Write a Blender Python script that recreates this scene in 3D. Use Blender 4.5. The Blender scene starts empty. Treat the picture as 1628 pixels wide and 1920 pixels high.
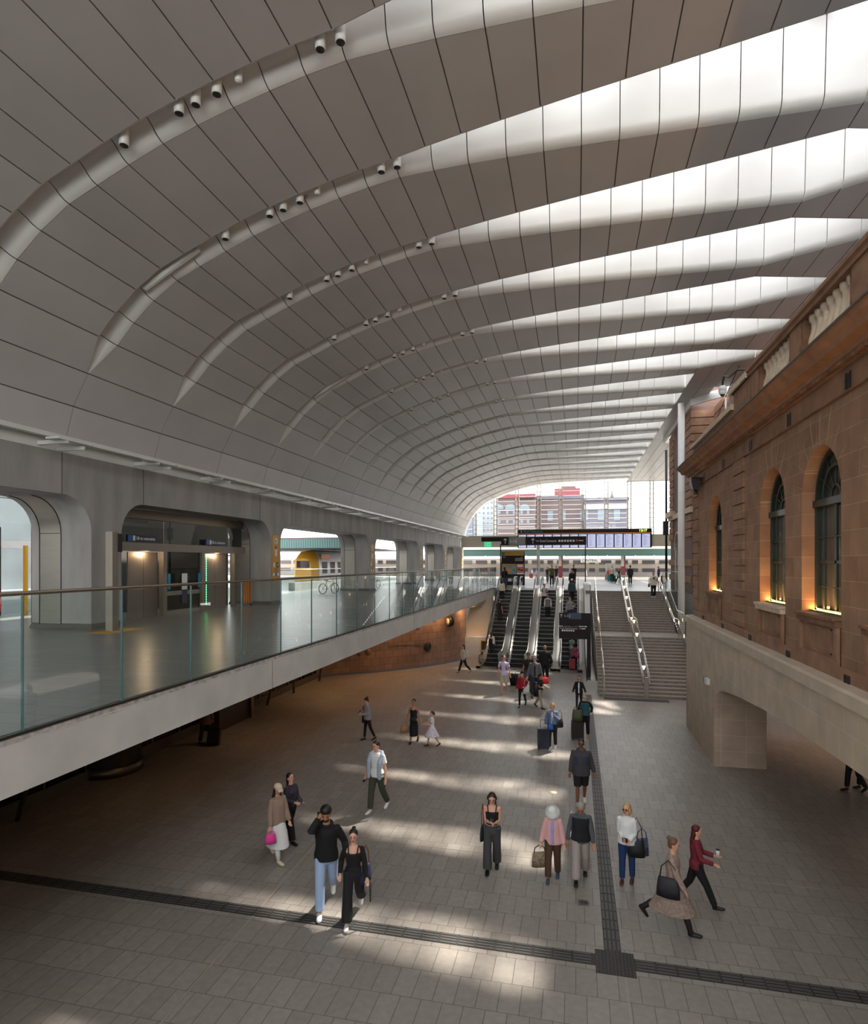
import bpy, bmesh, math, random
from mathutils import Vector, Matrix
random.seed(7)
PI=math.pi
scn=bpy.context.scene
COL=scn.collection
R=math.radians
# ---------------------------------------------------------------- camera constants (hall axis = +Y, lower floor Z=0)
F=1146.;TH=math.atan(266/F);CT=math.cos(TH);ST=math.sin(TH);H=6.5
UP=4.47            # level of the upper concourse
def on_floor(u,v,Z=0.):
    zc=F*(H-Z)/(v-1055.); xc=(u-814.)/F*zc
    return xc*CT-zc*ST, xc*ST+zc*CT
# ---------------------------------------------------------------- mesh helpers
class MB:
    def __init__(s): s.v=[];s.f=[];s.m=[];s.cur=0;s.sm=[];s.smooth=False
    def add(s,vs,fs):
        b=len(s.v); s.v.extend([tuple(p) for p in vs])
        for f in fs: s.f.append([b+i for i in f]); s.m.append(s.cur); s.sm.append(s.smooth)
        return s
    def box(s,x0,y0,z0,x1,y1,z1):
        x0,x1=min(x0,x1),max(x0,x1);y0,y1=min(y0,y1),max(y0,y1);z0,z1=min(z0,z1),max(z0,z1)
        return s.add([(x0,y0,z0),(x1,y0,z0),(x1,y1,z0),(x0,y1,z0),(x0,y0,z1),(x1,y0,z1),(x1,y1,z1),(x0,y1,z1)],
            [(0,3,2,1),(4,5,6,7),(0,1,5,4),(1,2,6,5),(2,3,7,6),(3,0,4,7)])
    def bar(s,a,b,w,h,up=(0,0,1)):
        a=Vector(a);b=Vector(b);d=(b-a).normalized();u=Vector(up)
        x=d.cross(u)
        if x.length<1e-5: x=d.cross(Vector((1,0,0)))
        x.normalize(); y=x.cross(d).normalized()
        vs=[]
        for p in (a,b):
            for sx,sy in ((-1,-1),(1,-1),(1,1),(-1,1)): vs.append(p+x*sx*w/2+y*sy*h/2)
        return s.add(vs,[(0,1,2,3),(7,6,5,4),(0,4,5,1),(1,5,6,2),(2,6,7,3),(3,7,4,0)])
    def tube(s,pts,r,n=8,cap=True):
        pts=[Vector(p) for p in pts]
        rs=r if isinstance(r,(list,tuple)) else [r]*len(pts)
        rings=[];prev=None
        for i,p in enumerate(pts):
            if i==0:d=pts[1]-pts[0]
            elif i==len(pts)-1:d=pts[-1]-pts[-2]
            else:d=(pts[i+1]-pts[i]).normalized()+(pts[i]-pts[i-1]).normalized()
            d.normalize()
            if prev is None:
                x=d.cross(Vector((0,0,1)))
                if x.length<1e-3:x=d.cross(Vector((0,1,0)))
            else: x=prev-d*prev.dot(d)
            x.normalize();prev=x;y=d.cross(x)
            rr=rs[i]
            ra,rb=rr if isinstance(rr,tuple) else (rr,rr)
            rings.append([p+x*math.cos(2*PI*k/n)*ra+y*math.sin(2*PI*k/n)*rb for k in range(n)])
        vs=[q for g in rings for q in g];fs=[]
        for i in range(len(rings)-1):
            for k in range(n):
                a=i*n+k;b=i*n+(k+1)%n;fs.append((a,b,b+n,a+n))
        if cap:
            fs.append(tuple(range(n-1,-1,-1)));fs.append(tuple((len(rings)-1)*n+k for k in range(n)))
        o=s.smooth;s.smooth=True;s.add(vs,fs);s.smooth=o
        return s
    def lathe(s,prof,c=(0,0,0),n=16,axis='z'):
        vs=[];fs=[]
        for (r,z) in prof:
            for k in range(n):
                a=2*PI*k/n
                q=(r*math.cos(a),r*math.sin(a),z)
                if axis=='x':q=(q[2],q[0],q[1])
                if axis=='y':q=(q[0],q[2],q[1])
                vs.append((c[0]+q[0],c[1]+q[1],c[2]+q[2]))
        for i in range(len(prof)-1):
            for k in range(n):
                a=i*n+k;b=i*n+(k+1)%n;fs.append((a,b,b+n,a+n))
        fs.append(tuple(range(n-1,-1,-1)));fs.append(tuple((len(prof)-1)*n+k for k in range(n)))
        o=s.smooth;s.smooth=True;s.add(vs,fs);s.smooth=o
        return s
    def ball(s,c,rx,ry,rz,nu=14,nv=9,rot=None):
        vs=[];fs=[]
        M=rot if rot is not None else Matrix.Identity(3)
        for j in range(1,nv):
            t=PI*j/nv
            for k in range(nu):
                a=2*PI*k/nu
                q=M@Vector((rx*math.sin(t)*math.cos(a),ry*math.sin(t)*math.sin(a),rz*math.cos(t)))
                vs.append((c[0]+q[0],c[1]+q[1],c[2]+q[2]))
        for p in (M@Vector((0,0,rz)),M@Vector((0,0,-rz))): vs.append((c[0]+p[0],c[1]+p[1],c[2]+p[2]))
        T=len(vs)-2;B=len(vs)-1
        for k in range(nu):
            fs.append((T,k,(k+1)%nu))
            for j in range(nv-2):
                a=j*nu+k;b=j*nu+(k+1)%nu;fs.append((a,a+nu,b+nu,b))
            a=(nv-2)*nu
            fs.append((a+k,B,a+(k+1)%nu))
        o=s.smooth;s.smooth=True;s.add(vs,fs);s.smooth=o
        return s
    def prism(s,poly,ax,a,b):
        """poly: 2D points; ax: extrusion axis; a,b its range. 2D -> other two axes in xyz order"""
        def P(p,t):
            return {'x':(t,p[0],p[1]),'y':(p[0],t,p[1]),'z':(p[0],p[1],t)}[ax]
        n=len(poly);vs=[P(p,a) for p in poly]+[P(p,b) for p in poly]
        fs=[tuple(range(n))[::-1],tuple(range(n,2*n))]+[(i,(i+1)%n,n+(i+1)%n,n+i) for i in range(n)]
        return s.add(vs,fs)
    def grid(s,rows):
        n=len(rows[0]);vs=[p for r in rows for p in r];fs=[]
        for i in range(len(rows)-1):
            for k in range(n-1):
                a=i*n+k;fs.append((a,a+1,a+1+n,a+n))
        return s.add(vs,fs)
    def build(s,name,mat=None,parent=None,fix=True,merge=False):
        me=bpy.data.meshes.new(name)
        me.from_pydata(s.v,[],s.f)
        mats=mat if isinstance(mat,(list,tuple)) else [mat]
        for m in mats:
            if m: me.materials.append(m)
        me.polygons.foreach_set('material_index',s.m)
        me.polygons.foreach_set('use_smooth',s.sm)
        if fix or merge:
            bm=bmesh.new();bm.from_mesh(me)
            if merge: bmesh.ops.remove_doubles(bm,verts=bm.verts,dist=1e-5)
            if fix: bmesh.ops.recalc_face_normals(bm,faces=bm.faces)
            bm.to_mesh(me);bm.free()
        me.update()
        o=bpy.data.objects.new(name,me);COL.objects.link(o)
        if parent: o.parent=parent
        return o
def tag(o,label=None,cat=None,group=None,kind=None):
    if label:o['label']=label
    if cat:o['category']=cat
    if group:o['group']=group
    if kind:o['kind']=kind
    return o
def struct(o): o['kind']='structure';return o
def empty(name,loc=(0,0,0),rz=0.,label=None,cat=None,group=None):
    o=bpy.data.objects.new(name,None);COL.objects.link(o);o.location=loc;o.rotation_euler=(0,0,rz)
    o.empty_display_size=.2
    return tag(o,label,cat,group)
def copy_tree(o,parent=None):
    c=o.copy();COL.objects.link(c);c.parent=parent;c.matrix_parent_inverse=o.matrix_parent_inverse.copy()
    for ch in list(o.children): copy_tree(ch,c)
    return c
def curve_path(pts,r,name,mat,parent=None): # round rail through points
    return MB().tube(pts,r,10).build(name,mat,parent)
ORD=['first','second','third','fourth','fifth','sixth','seventh','eighth','ninth','tenth','eleventh','twelfth','thirteenth','fourteenth','fifteenth','sixteenth','seventeenth','eighteenth','nineteenth','twentieth','twenty-first','twenty-second','twenty-third','twenty-fourth']
# ---------------------------------------------------------------- materials
def mat(name,col,rough=.5,metal=0.,noise=0.,nscale=8.,bump=0.,bscale=40.,spec=.5,emit=None,es=0.,col2=None,stretch=(1,1,1)):
    m=bpy.data.materials.new(name);m.use_nodes=True;nt=m.node_tree;b=nt.nodes['Principled BSDF']
    c=(col[0],col[1],col[2],1)
    b.inputs['Base Color'].default_value=c;b.inputs['Roughness'].default_value=rough;b.inputs['Metallic'].default_value=metal
    b.inputs['Specular IOR Level'].default_value=spec
    if emit: b.inputs['Emission Color'].default_value=(*emit,1);b.inputs['Emission Strength'].default_value=es
    if noise>0 or bump>0:
        g=nt.nodes.new('ShaderNodeNewGeometry');mp=nt.nodes.new('ShaderNodeMapping');nt.links.new(g.outputs['Position'],mp.inputs[0]);mp.inputs['Scale'].default_value=stretch
    if noise>0:
        n=nt.nodes.new('ShaderNodeTexNoise');n.inputs['Scale'].default_value=nscale;n.inputs['Detail'].default_value=5;nt.links.new(mp.outputs[0],n.inputs['Vector'])
        r=nt.nodes.new('ShaderNodeValToRGB');nt.links.new(n.outputs[0],r.inputs[0])
        d=col2 if col2 else tuple(max(0,x*(1-noise)) for x in col)
        e=tuple(min(1,x*(1+noise*.6)) for x in col)
        r.color_ramp.elements[0].position=.3;r.color_ramp.elements[1].position=.7
        r.color_ramp.elements[0].color=(*d,1);r.color_ramp.elements[1].color=(*e,1)
        nt.links.new(r.outputs[0],b.inputs['Base Color'])
    if bump>0:
        n2=nt.nodes.new('ShaderNodeTexNoise');n2.inputs['Scale'].default_value=bscale;n2.inputs['Detail'].default_value=4;nt.links.new(mp.outputs[0],n2.inputs['Vector'])
        bp=nt.nodes.new('ShaderNodeBump');bp.inputs['Strength'].default_value=bump;bp.inputs['Distance'].default_value=.02;nt.links.new(n2.outputs[0],bp.inputs['Height']);nt.links.new(bp.outputs[0],b.inputs['Normal'])
    return m
def brickmat(name,axes,bw,rh,cols,mortar,ms=.006,rough=.6,offset=.5,noise=.1,bump=.3,metal=0.,spec=.5,nscale=3.,rows=None,shift=(0,0)):
    """coursed stone, brick or paving mapped on two world axes"""
    m=bpy.data.materials.new(name);m.use_nodes=True;nt=m.node_tree;N=nt.nodes;L=nt.links;b=N['Principled BSDF']
    g=N.new('ShaderNodeNewGeometry');sp=N.new('ShaderNodeSeparateXYZ');L.new(g.outputs['Position'],sp.inputs[0])
    cb=N.new('ShaderNodeCombineXYZ')
    def ax(a):
        if len(a)==1:return sp.outputs['XYZ'.index(a)]
        q=N.new('ShaderNodeMath');q.operation='ADD';L.new(sp.outputs['XYZ'.index(a[0])],q.inputs[0]);L.new(sp.outputs['XYZ'.index(a[1])],q.inputs[1]);return q.outputs[0]
    L.new(ax(axes[0]),cb.inputs[0]);L.new(ax(axes[1]),cb.inputs[1])
    mp=N.new('ShaderNodeMapping');mp.inputs['Location'].default_value=(shift[0],shift[1],0);L.new(cb.outputs[0],mp.inputs[0])
    t=N.new('ShaderNodeTexBrick');L.new(mp.outputs[0],t.inputs['Vector'])
    t.inputs['Scale'].default_value=1;t.inputs['Brick Width'].default_value=bw;t.inputs['Row Height'].default_value=rh
    t.inputs['Mortar Size'].default_value=ms;t.inputs['Mortar Smooth'].default_value=.1;t.offset=offset
    t.inputs['Color1'].default_value=(*cols[0],1);t.inputs['Color2'].default_value=(*cols[1],1);t.inputs['Mortar'].default_value=(*mortar,1)
    n=N.new('ShaderNodeTexNoise');n.inputs['Scale'].default_value=nscale;n.inputs['Detail'].default_value=6;L.new(g.outputs['Position'],n.inputs['Vector'])
    mr=N.new('ShaderNodeMapRange');mr.inputs[1].default_value=.3;mr.inputs[2].default_value=.7;mr.inputs[3].default_value=1-noise;mr.inputs[4].default_value=1+noise*.5;L.new(n.outputs[0],mr.inputs[0])
    mx=N.new('ShaderNodeVectorMath');mx.operation='SCALE';L.new(t.outputs['Color'],mx.inputs[0]);L.new(mr.outputs[0],mx.inputs['Scale']);L.new(mx.outputs[0],b.inputs['Base Color'])
    b.inputs['Roughness'].default_value=rough;b.inputs['Metallic'].default_value=metal;b.inputs['Specular IOR Level'].default_value=spec
    if bump>0:
        bp=N.new('ShaderNodeBump');bp.invert=True;bp.inputs['Strength'].default_value=bump;bp.inputs['Distance'].default_value=.01;L.new(t.outputs['Fac'],bp.inputs['Height']);L.new(bp.outputs[0],b.inputs['Normal'])
    return m
def glassmat(name,tint=(.9,.95,.94),refl=1.,rough=.0):
    m=bpy.data.materials.new(name);m.use_nodes=True;nt=m.node_tree;N=nt.nodes;L=nt.links
    N.remove(N['Principled BSDF']);o=N['Material Output']
    tr=N.new('ShaderNodeBsdfTransparent');tr.inputs[0].default_value=(*tint,1)
    gl=N.new('ShaderNodeBsdfGlossy');gl.inputs['Roughness'].default_value=rough;gl.inputs[0].default_value=(1,1,1,1)
    fr=N.new('ShaderNodeFresnel');fr.inputs[0].default_value=1.5
    ge=N.new('ShaderNodeNewGeometry');iv=N.new('ShaderNodeMath');iv.operation='MULTIPLY_ADD';iv.inputs[1].default_value=-refl;iv.inputs[2].default_value=refl;L.new(ge.outputs['Backfacing'],iv.inputs[0])
    mu=N.new('ShaderNodeMath');mu.operation='MULTIPLY';mu.use_clamp=True;L.new(fr.outputs[0],mu.inputs[0]);L.new(iv.outputs[0],mu.inputs[1])
    mx=N.new('ShaderNodeMixShader');L.new(mu.outputs[0],mx.inputs[0]);L.new(tr.outputs[0],mx.inputs[1]);L.new(gl.outputs[0],mx.inputs[2]);L.new(mx.outputs[0],o.inputs[0])
    return m
M={}
M['roof']=mat('roof_panel',(.555,.54,.545),.33,0,.05,.6,.0,spec=.55)
M['roofback']=mat('roof_backing',(.16,.15,.145),.7)
M['roofwhite']=mat('roof_upstand',(.72,.71,.695),.35,0,.03,.8)
M['white']=mat('white_paint',(.78,.78,.77),.35,0,.04,3)
M['cream']=mat('cream_panel',(.55,.5,.4),.5,0,.04,1)
M['concrete']=mat('board_marked_concrete',(.37,.355,.34),.7,0,.22,1.1,.15,30,stretch=(1.5,1.5,.35))
M['fascia']=mat('pale_concrete',(.58,.56,.535),.75,0,.12,1.3,.25,18)
M['chip']=mat('broken_concrete_edge',(.4,.37,.34),.9,0,.35,9,.8,14)
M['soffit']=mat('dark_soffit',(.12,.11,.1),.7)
M['steel']=mat('brushed_steel',(.36,.33,.295),.38,1,.06,2,0,stretch=(1,1,18))
M['chrome']=mat('polished_steel',(.7,.69,.67),.14,1)
M['steelpanel']=mat('stainless_cladding',(.46,.44,.41),.36,1)
M['satin']=mat('satin_steel_diffuse',(.27,.235,.2),.45,.5,.06,3)
M['bronze']=mat('bronze_trim',(.2,.165,.13),.38,.9)
M['dark']=mat('dark_metal',(.028,.026,.026),.4,.3)
M['black']=mat('black_rubber',(.012,.012,.012),.45)
M['sign']=mat('charcoal_sign',(.018,.016,.017),.6,spec=.25)
M['louvre']=mat('cream_louvre',(.36,.32,.25),.5)
M['yellow']=mat('yellow_sign',(.62,.32,.02),.5)
M['orange']=mat('orange_paint',(.8,.25,.03),.5)
M['signwhite']=mat('white_lettering',(.85,.85,.85),.5)
M['green']=mat('green_sign',(.01,.25,.1),.5)
M['blue']=mat('blue_sign',(.02,.12,.45),.4)
M['cyan']=mat('cyan_sticker',(.02,.35,.7),.4)
M['navy']=mat('navy_sign',(.015,.02,.06),.4)
M['red']=mat('red_paint',(.5,.04,.05),.5)
M['maroon']=mat('maroon_paint',(.2,.035,.05),.5)
M['teal']=mat('teal_canopy',(.07,.15,.14),.5)
M['glass']=glassmat('balustrade_glass',(.9,.94,.93),1.0)
M['glassedge']=mat('glass_edge',(.09,.19,.2),.15)
M['clear']=glassmat('window_glass',(.93,.96,.95),.9)
M['skyglass']=glassmat('skylight_glass',(.95,.97,.97),.5)
def sun_breakup(m):  # blotchy tint added to the glass to break up the sun bands below
    nt=m.node_tree;N=nt.nodes;L=nt.links;t=[n for n in N if n.type=='BSDF_TRANSPARENT'][0]
    g=N.new('ShaderNodeNewGeometry');n=N.new('ShaderNodeTexNoise');n.inputs['Scale'].default_value=1.25;n.inputs['Detail'].default_value=3;L.new(g.outputs['Position'],n.inputs['Vector'])
    r=N.new('ShaderNodeValToRGB');r.color_ramp.elements[0].position=.45;r.color_ramp.elements[0].color=(.2,.2,.205,1);r.color_ramp.elements[1].position=.58;r.color_ramp.elements[1].color=(.96,.97,.97,1)
    L.new(n.outputs[0],r.inputs[0]);L.new(r.outputs[0],t.inputs[0])
sun_breakup(M['skyglass'])
M['darkglass']=mat('dark_window_glass',(.10,.095,.085),.12,0,.25,2.5)
M['paving']=brickmat('grey_granite_paving','XY',.32,.63,((.265,.235,.21),(.31,.28,.25)),(.13,.11,.095),.006,.36,.5,.12,.25,spec=.5,nscale=9)
M['paving2']=brickmat('upper_bluestone_paving','XY',.9,.45,((.2,.2,.195),(.235,.235,.23)),(.1,.1,.1),.01,.28,.5,.15,.04,spec=.6,nscale=.7)
M['platform']=brickmat('platform_paving','XY',.6,.6,((.6,.6,.6),(.66,.66,.65)),(.45,.45,.45),.006,.5,.5,.08,.1)
M['tactile']=mat('charcoal_tactile',(.03,.028,.027),.5,0,.2,6)
M['tactile2']=mat('tactile_bar',(.085,.08,.075),.45)
M['brass']=mat('pale_joint_strip',(.4,.34,.27),.4,.3)
M['sand']=brickmat('orange_sandstone','YZ',.62,.44,((.25,.135,.08),(.31,.18,.11)),(.42,.28,.18),.0055,.8,.5,.2,.3,nscale=2.2,shift=(0,-.02))
M['sandx']=brickmat('orange_sandstone_return','XZ',.62,.44,((.25,.135,.08),(.31,.18,.11)),(.42,.28,.18),.0055,.8,.5,.2,.3,nscale=2.2)
M['sandplain']=mat('carved_sandstone',(.29,.155,.092),.8,0,.3,2.5,.2,20)
M['sanddark']=mat('weathered_sandstone',(.22,.11,.062),.85,0,.4,3,.2,20)
M['sandpale']=mat('pale_carved_sandstone',(.62,.5,.38),.8,0,.2,6,.2,20)
M['lead']=mat('lead_flashing',(.12,.13,.145),.5,.3,.2,6)
M['retain']=brickmat('pale_sandstone_blocks','YZ',.5,.62,((.48,.39,.31),(.54,.43,.31)),(.6,.54,.47),.006,.75,.37,.16,.25,nscale=1.6)
M['retainx']=brickmat('pale_sandstone_blocks_return','XZ',.75,.5,((.43,.32,.25),(.46,.35,.27)),(.58,.5,.43),.006,.7,0.,.16,.25,nscale=1.6)
M['retaincap']=brickmat('pale_sandstone_coping','YZ',1.4,5.,((.48,.4,.31),(.52,.42,.32)),(.6,.54,.47),.006,.75,0,.14,.2,nscale=2)
M['brick']=brickmat('dark_red_brick','YZ',.23,.08,((.13,.07,.055),(.18,.1,.08)),(.2,.16,.14),.008,.85,.5,.1,.2)
M['tilewall']=brickmat('terracotta_tile','XZ',.42,.42,((.25,.165,.13),(.33,.215,.17)),(.12,.07,.05),.008,.55,.5,.15,.3,nscale=2)
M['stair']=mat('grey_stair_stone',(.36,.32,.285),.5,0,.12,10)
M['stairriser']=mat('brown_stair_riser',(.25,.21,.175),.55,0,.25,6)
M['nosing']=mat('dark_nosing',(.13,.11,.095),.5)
M['step']=mat('escalator_step',(.022,.021,.021),.35,.5)
M['stepedge']=mat('escalator_step_edge',(.35,.34,.32),.35,.8)
M['comb']=mat('escalator_floor_plate',(.3,.29,.28),.35,.8)
M['handrail']=mat('escalator_handrail',(.02,.02,.02),.25)
M['lampwarm']=mat('warm_lamp',(1,.7,.35),.5,emit=(1,.55,.18),es=22)
M['lampsoft']=mat('soft_lamp',(1,.9,.7),.5,emit=(1,.72,.42),es=1.1)
M['screen']=mat('lit_screen',(.05,.05,.08),.3,emit=(.5,.53,.75),es=.42)
M['screenlines']=mat('lit_screen_text',(.2,.2,.3),.3,emit=(.2,.22,.4),es=.3)
M['ledgreen']=mat('green_led',(.05,.4,.1),.3,emit=(.1,1,.3),es=2)
M['ledyellow']=mat('yellow_led_digits',(.6,.8,.1),.3,emit=(.65,1,.1),es=1.6)
M['exitlit']=mat('lit_green_exit',(.01,.3,.12),.3,emit=(.02,.45,.18),es=.6)
M['trainsteel']=mat('fluted_train_steel',(.25,.215,.175),.45,.35,.1,2,.0,stretch=(.2,1,8))
M['trainroof']=mat('train_roof_grey',(.3,.29,.32),.4,.3)
M['trainwin']=mat('train_window',(.05,.045,.045),.1)
M['skin']=mat('skin',(.56,.33,.24),.5)
def text(s,size,loc,rot,mat_,parent=None,name='lettering',align='LEFT',ext=.004,font_w=1.):
    cu=bpy.data.curves.new(name,'FONT');cu.body=s;cu.size=size;cu.extrude=ext;cu.align_x=align;cu.align_y='CENTER'
    o=bpy.data.objects.new('tmp_text',cu);COL.objects.link(o)
    dg=bpy.context.evaluated_depsgraph_get();me=bpy.data.meshes.new_from_object(o.evaluated_get(dg))
    bpy.data.objects.remove(o)
    me.name=name;me.materials.clear();me.materials.append(mat_)
    q=bpy.data.objects.new(name,me);COL.objects.link(q);q.location=loc;q.rotation_euler=rot
    q.scale=(font_w,1,1)
    if parent:q.parent=parent
    return q
FRONT=(PI/2,0,0)    # lettering that faces -Y
EAST=(PI/2,0,PI/2)  # lettering that faces +X
# ================================================================= CAMERA
cam=bpy.data.cameras.new('camera');co=bpy.data.objects.new('camera',cam);COL.objects.link(co)
cam.sensor_fit='HORIZONTAL';cam.sensor_width=36;cam.lens=36*F/1628;cam.shift_x=0;cam.shift_y=95/1628
cam.clip_start=.1;cam.clip_end=2000
co.location=(0,0,H);co.rotation_euler=(PI/2,0,TH);scn.camera=co
# ================================================================= WORLD AND SUN
w=bpy.data.worlds.new('sky');scn.world=w;w.use_nodes=True;N=w.node_tree.nodes;L=w.node_tree.links;bg=N['Background']
tc=N.new('ShaderNodeTexCoord');sx=N.new('ShaderNodeSeparateXYZ');L.new(tc.outputs['Generated'],sx.inputs[0])
rp=N.new('ShaderNodeValToRGB');L.new(sx.outputs[2],rp.inputs[0])
rp.color_ramp.elements[0].position=.0;rp.color_ramp.elements[0].color=(1,.985,.96,1)
rp.color_ramp.elements[1].position=.9;rp.color_ramp.elements[1].color=(.93,.95,1,1)
L.new(rp.outputs[0],bg.inputs[0]);bg.inputs[1].default_value=2.2
sl=bpy.data.lights.new('sun','SUN');so=bpy.data.objects.new('sun',sl);COL.objects.link(so)
sl.energy=5.5;sl.angle=R(1.6);sl.color=(1,.93,.82)
SUN=Vector((-.42,-.62,-1)).normalized()
so.rotation_euler=SUN.to_track_quat('-Z','Y').to_euler();so.location=(20,40,60)
scn.view_settings.view_transform='Standard';scn.view_settings.look='None';scn.view_settings.gamma=1;scn.view_settings.use_curve_mapping=False
scn.view_settings.exposure=1.26
c=scn.cycles
c.max_bounces=8;c.diffuse_bounces=4;c.glossy_bounces=4;c.transparent_max_bounces=14;c.transmission_bounces=4
c.sample_clamp_indirect=6;c.caustics_reflective=False;c.caustics_refractive=False;c.blur_glossy=.6
c.use_denoising=True;c.use_adaptive_sampling=True;c.adaptive_threshold=.03
# ================================================================= ROOF
XS=[-14.2,-13.95,-13.45,-12.85,-12.3,-11.65,-10.9,-10.17,-9.37,-8.52,-7.7,-6.87,-6.05,-5.25,-4.4,-3.5,-2.6,-1.65,-.76,.13,1.,1.87,2.72,3.57,4.42,5.26,6.1,6.9,7.7,8.5,9.3,10.1,10.9,11.7]
ZS=[10.06,10.95,11.85,12.75,13.35,13.92,14.42,14.73,15.06,15.38,15.64,15.87,16.07,16.24,16.38,16.43,16.46,16.48,16.49,16.5]
ZS+= [16.5]*(len(XS)-len(ZS))
NX=len(XS);PITCH=3.745;Y00=11.32
def nrm(i):
    a=max(0,i-1);b=min(NX-1,i+1);d=Vector((XS[b]-XS[a],0,ZS[b]-ZS[a])).normalized()
    n=Vector((-d.z,0,d.x))
    return n if n.z>0 else -n
NRM=[nrm(i) for i in range(NX)];NRM[0]=Vector((-1,0,.0))
def gap(x):
    if x<-13.3:return 0
    if x<-12.8:return .7
    if x<-4.4:return .7
    g=.7+(min(x,6.1)+4.4)*.214
    return g
def near_y(k,x):
    y=Y00+PITCH*k
    if x>6.1 and k<=6: y-=.49*(x-6.1)
    return y
def far_y(k,x):
    y=Y00+PITCH*(k+1)-gap(x)
    if x>6.1:
        y=Y00+PITCH*(k+1)-gap(6.1)+.26*(x-6.1)
        y=min(y,near_y(k+1,x)-.4)
    return y
def P(i,y,h=0.): 
    n=NRM[i];return (XS[i]+n.x*h,y,ZS[i]+n.z*h)
def roof_right(y):   # last seam index of the roof at a distance along the hall
    if y<34: return NX-1
    if y<37: return 30
    if y<40: return 28
    if y<52: return 27
    return NX-1
KMIN,KMAX=-5,17
for k in range(KMIN,KMAX+1):
    pan=MB();back=MB();ups=MB();lip=MB()
    ymid=Y00+PITCH*(k+.5);ir=roof_right(ymid)
    solid=k>=6          # beyond the last skylight on the right the edge strip is closed
    for i in range(ir):
        j=i+1;g=.014
        xa,xb=XS[i],XS[j]
        closed=solid and xa>=6.0
        def Y0(ii,e): return near_y(k,XS[ii]) if XS[ii]>-13.3 else near_y(k,-13)-.42
        def Y1(ii):
            if XS[ii]<-13.3: return near_y(k+1,-13)-.42
            if closed: return near_y(k+1,5)
            return far_y(k,XS[ii])
        # panel inset by the joint width
        pa,pb=Vector(P(i,0)),Vector(P(j,0));dd=(pb-pa).normalized()
        q=[]
        for (p,sgn,ii) in ((pa,1,i),(pb,-1,j)):
            for e,yy in ((0,Y0(ii,0)+g),(1,Y1(ii)-g)):
                q.append(p+dd*g*sgn+Vector((0,yy,0)))
        n=(NRM[i]+NRM[j]).normalized()*.05
        vs=[q[0],q[1],q[3],q[2]];vs+= [v+n for v in vs]
        pan.add(vs,[(0,1,2,3),(7,6,5,4),(0,4,5,1),(1,5,6,2),(2,6,7,3),(3,7,4,0)])
        back.add([P(i,Y0(i,0),.04),P(i,Y1(i),.04),P(j,Y1(j),.04),P(j,Y0(j,0),.04)],[(0,1,2,3)])
        if xa>=-13.46 and (not closed or k==6):
            # rounded strip and upstand on the near side of the bay
            def prof(ii):
                x=XS[ii];y0=near_y(k,x)
                if x<-13.3: return [(y0-.42,.0)]*7
                if x<-12.8 and False: pass
                r=.24
                pts=[(y0-r*math.sin(t),r-r*math.cos(t)) for t in (0,.35,.75,1.15,1.45)]
                if x<-4.3: pts+=[(y0-.34,.34),(y0-.72,.36)]
                else: 
                    hh=.36+min(1,(x+4.4)/.9)*1.5
                    pts+=[(y0-.26,.5 if hh>.5 else hh),(y0-.36,hh)]
                return pts
            A=[P(i,y,h) for y,h in prof(i)];Bq=[P(j,y,h) for y,h in prof(j)]
            # leave a fine joint between neighbours
            rows=[]
            for a,b in zip(A,Bq):
                a=Vector(a);b=Vector(b);d=b-a
                rows.append([a+d*.012,b-d*.012])
            ups.smooth=True;ups.grid(rows)
        # lip along the far edge
        if not closed and xa>-13.3:
            a=Vector(P(i,far_y(k,XS[i])));b=Vector(P(j,far_y(k,XS[j])))
            lip.add([a,b,b+NRM[j]*.1+Vector((0,0,0)),a+NRM[i]*.1],[(0,1,2,3)])
            lip.add([a+NRM[i]*.1,b+NRM[j]*.1,b+NRM[j]*.1-Vector((0,.25,0)),a+NRM[i]*.1-Vector((0,.25,0))],[(0,1,2,3)])
    root=struct(pan.build('ceiling',M['roof']))
    root.data.name='ceiling_panel'
    back.build('panel_backing',M['roofback'],root,fix=False)
    # outer roof skin above every bay so that daylight comes only through the skylights
    sk=MB()
    for i in range(ir):
        j=i+1
        closed=solid and XS[i]>=6.0
        ya=lambda ii:(near_y(k,XS[ii])-.36 if XS[ii]>-4.3 else near_y(k,-13)-.75)
        yb=lambda ii:(far_y(k,XS[ii]) if XS[ii]>-4.3 and not closed else near_y(k+1,5 if closed else -13)-.74)
        sk.add([P(i,ya(i),1.86 if XS[i]>-3.6 else .38),P(i,yb(i),1.2 if XS[i]>-4.3 and not closed else .37),P(j,yb(j),1.2 if XS[j]>-4.3 and not closed else .37),P(j,ya(j),1.86 if XS[j]>-3.6 else .38)],[(0,1,2,3)])
        if XS[i]>-4.5 and not closed:
            sk.add([P(i,yb(i),.05),P(j,yb(j),.05),P(j,yb(j),1.2),P(i,yb(i),1.2)],[(0,1,2,3)])
    sk.build('outer_skin',M['white'],root,fix=False)
    if ups.v: ups.build('upstand',M['roofwhite'],root)
    if lip.v: lip.build('edge_lip',M['roof'],root,fix=False)
    # glazing of the skylight
    gl=MB();mu=MB()
    for i in range(14,ir):
        if XS[i]>=(10.0 if not solid else 6.0):break
        j=i+1;yb=lambda ii:near_y(k+1,XS[ii])-.36;ya=lambda ii:far_y(k,XS[ii])
        gl.add([P(i,ya(i),1.2),P(j,ya(j),1.2),P(j,yb(j),1.84),P(i,yb(i),1.84)],[(0,1,2,3)])
        mu.bar(P(i,ya(i),1.2),P(i,yb(i),1.84),.06,.08)
    if gl.v:
        gl.build('skylight_glass',M['skyglass'],root,fix=False);mu.build('glazing_bar',M['white'],root)
    # triangular closers at both ends of the skylight
    cl=MB()
    y0=far_y(k,-4.4);y1=near_y(k+1,-4.4)-.33
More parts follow.
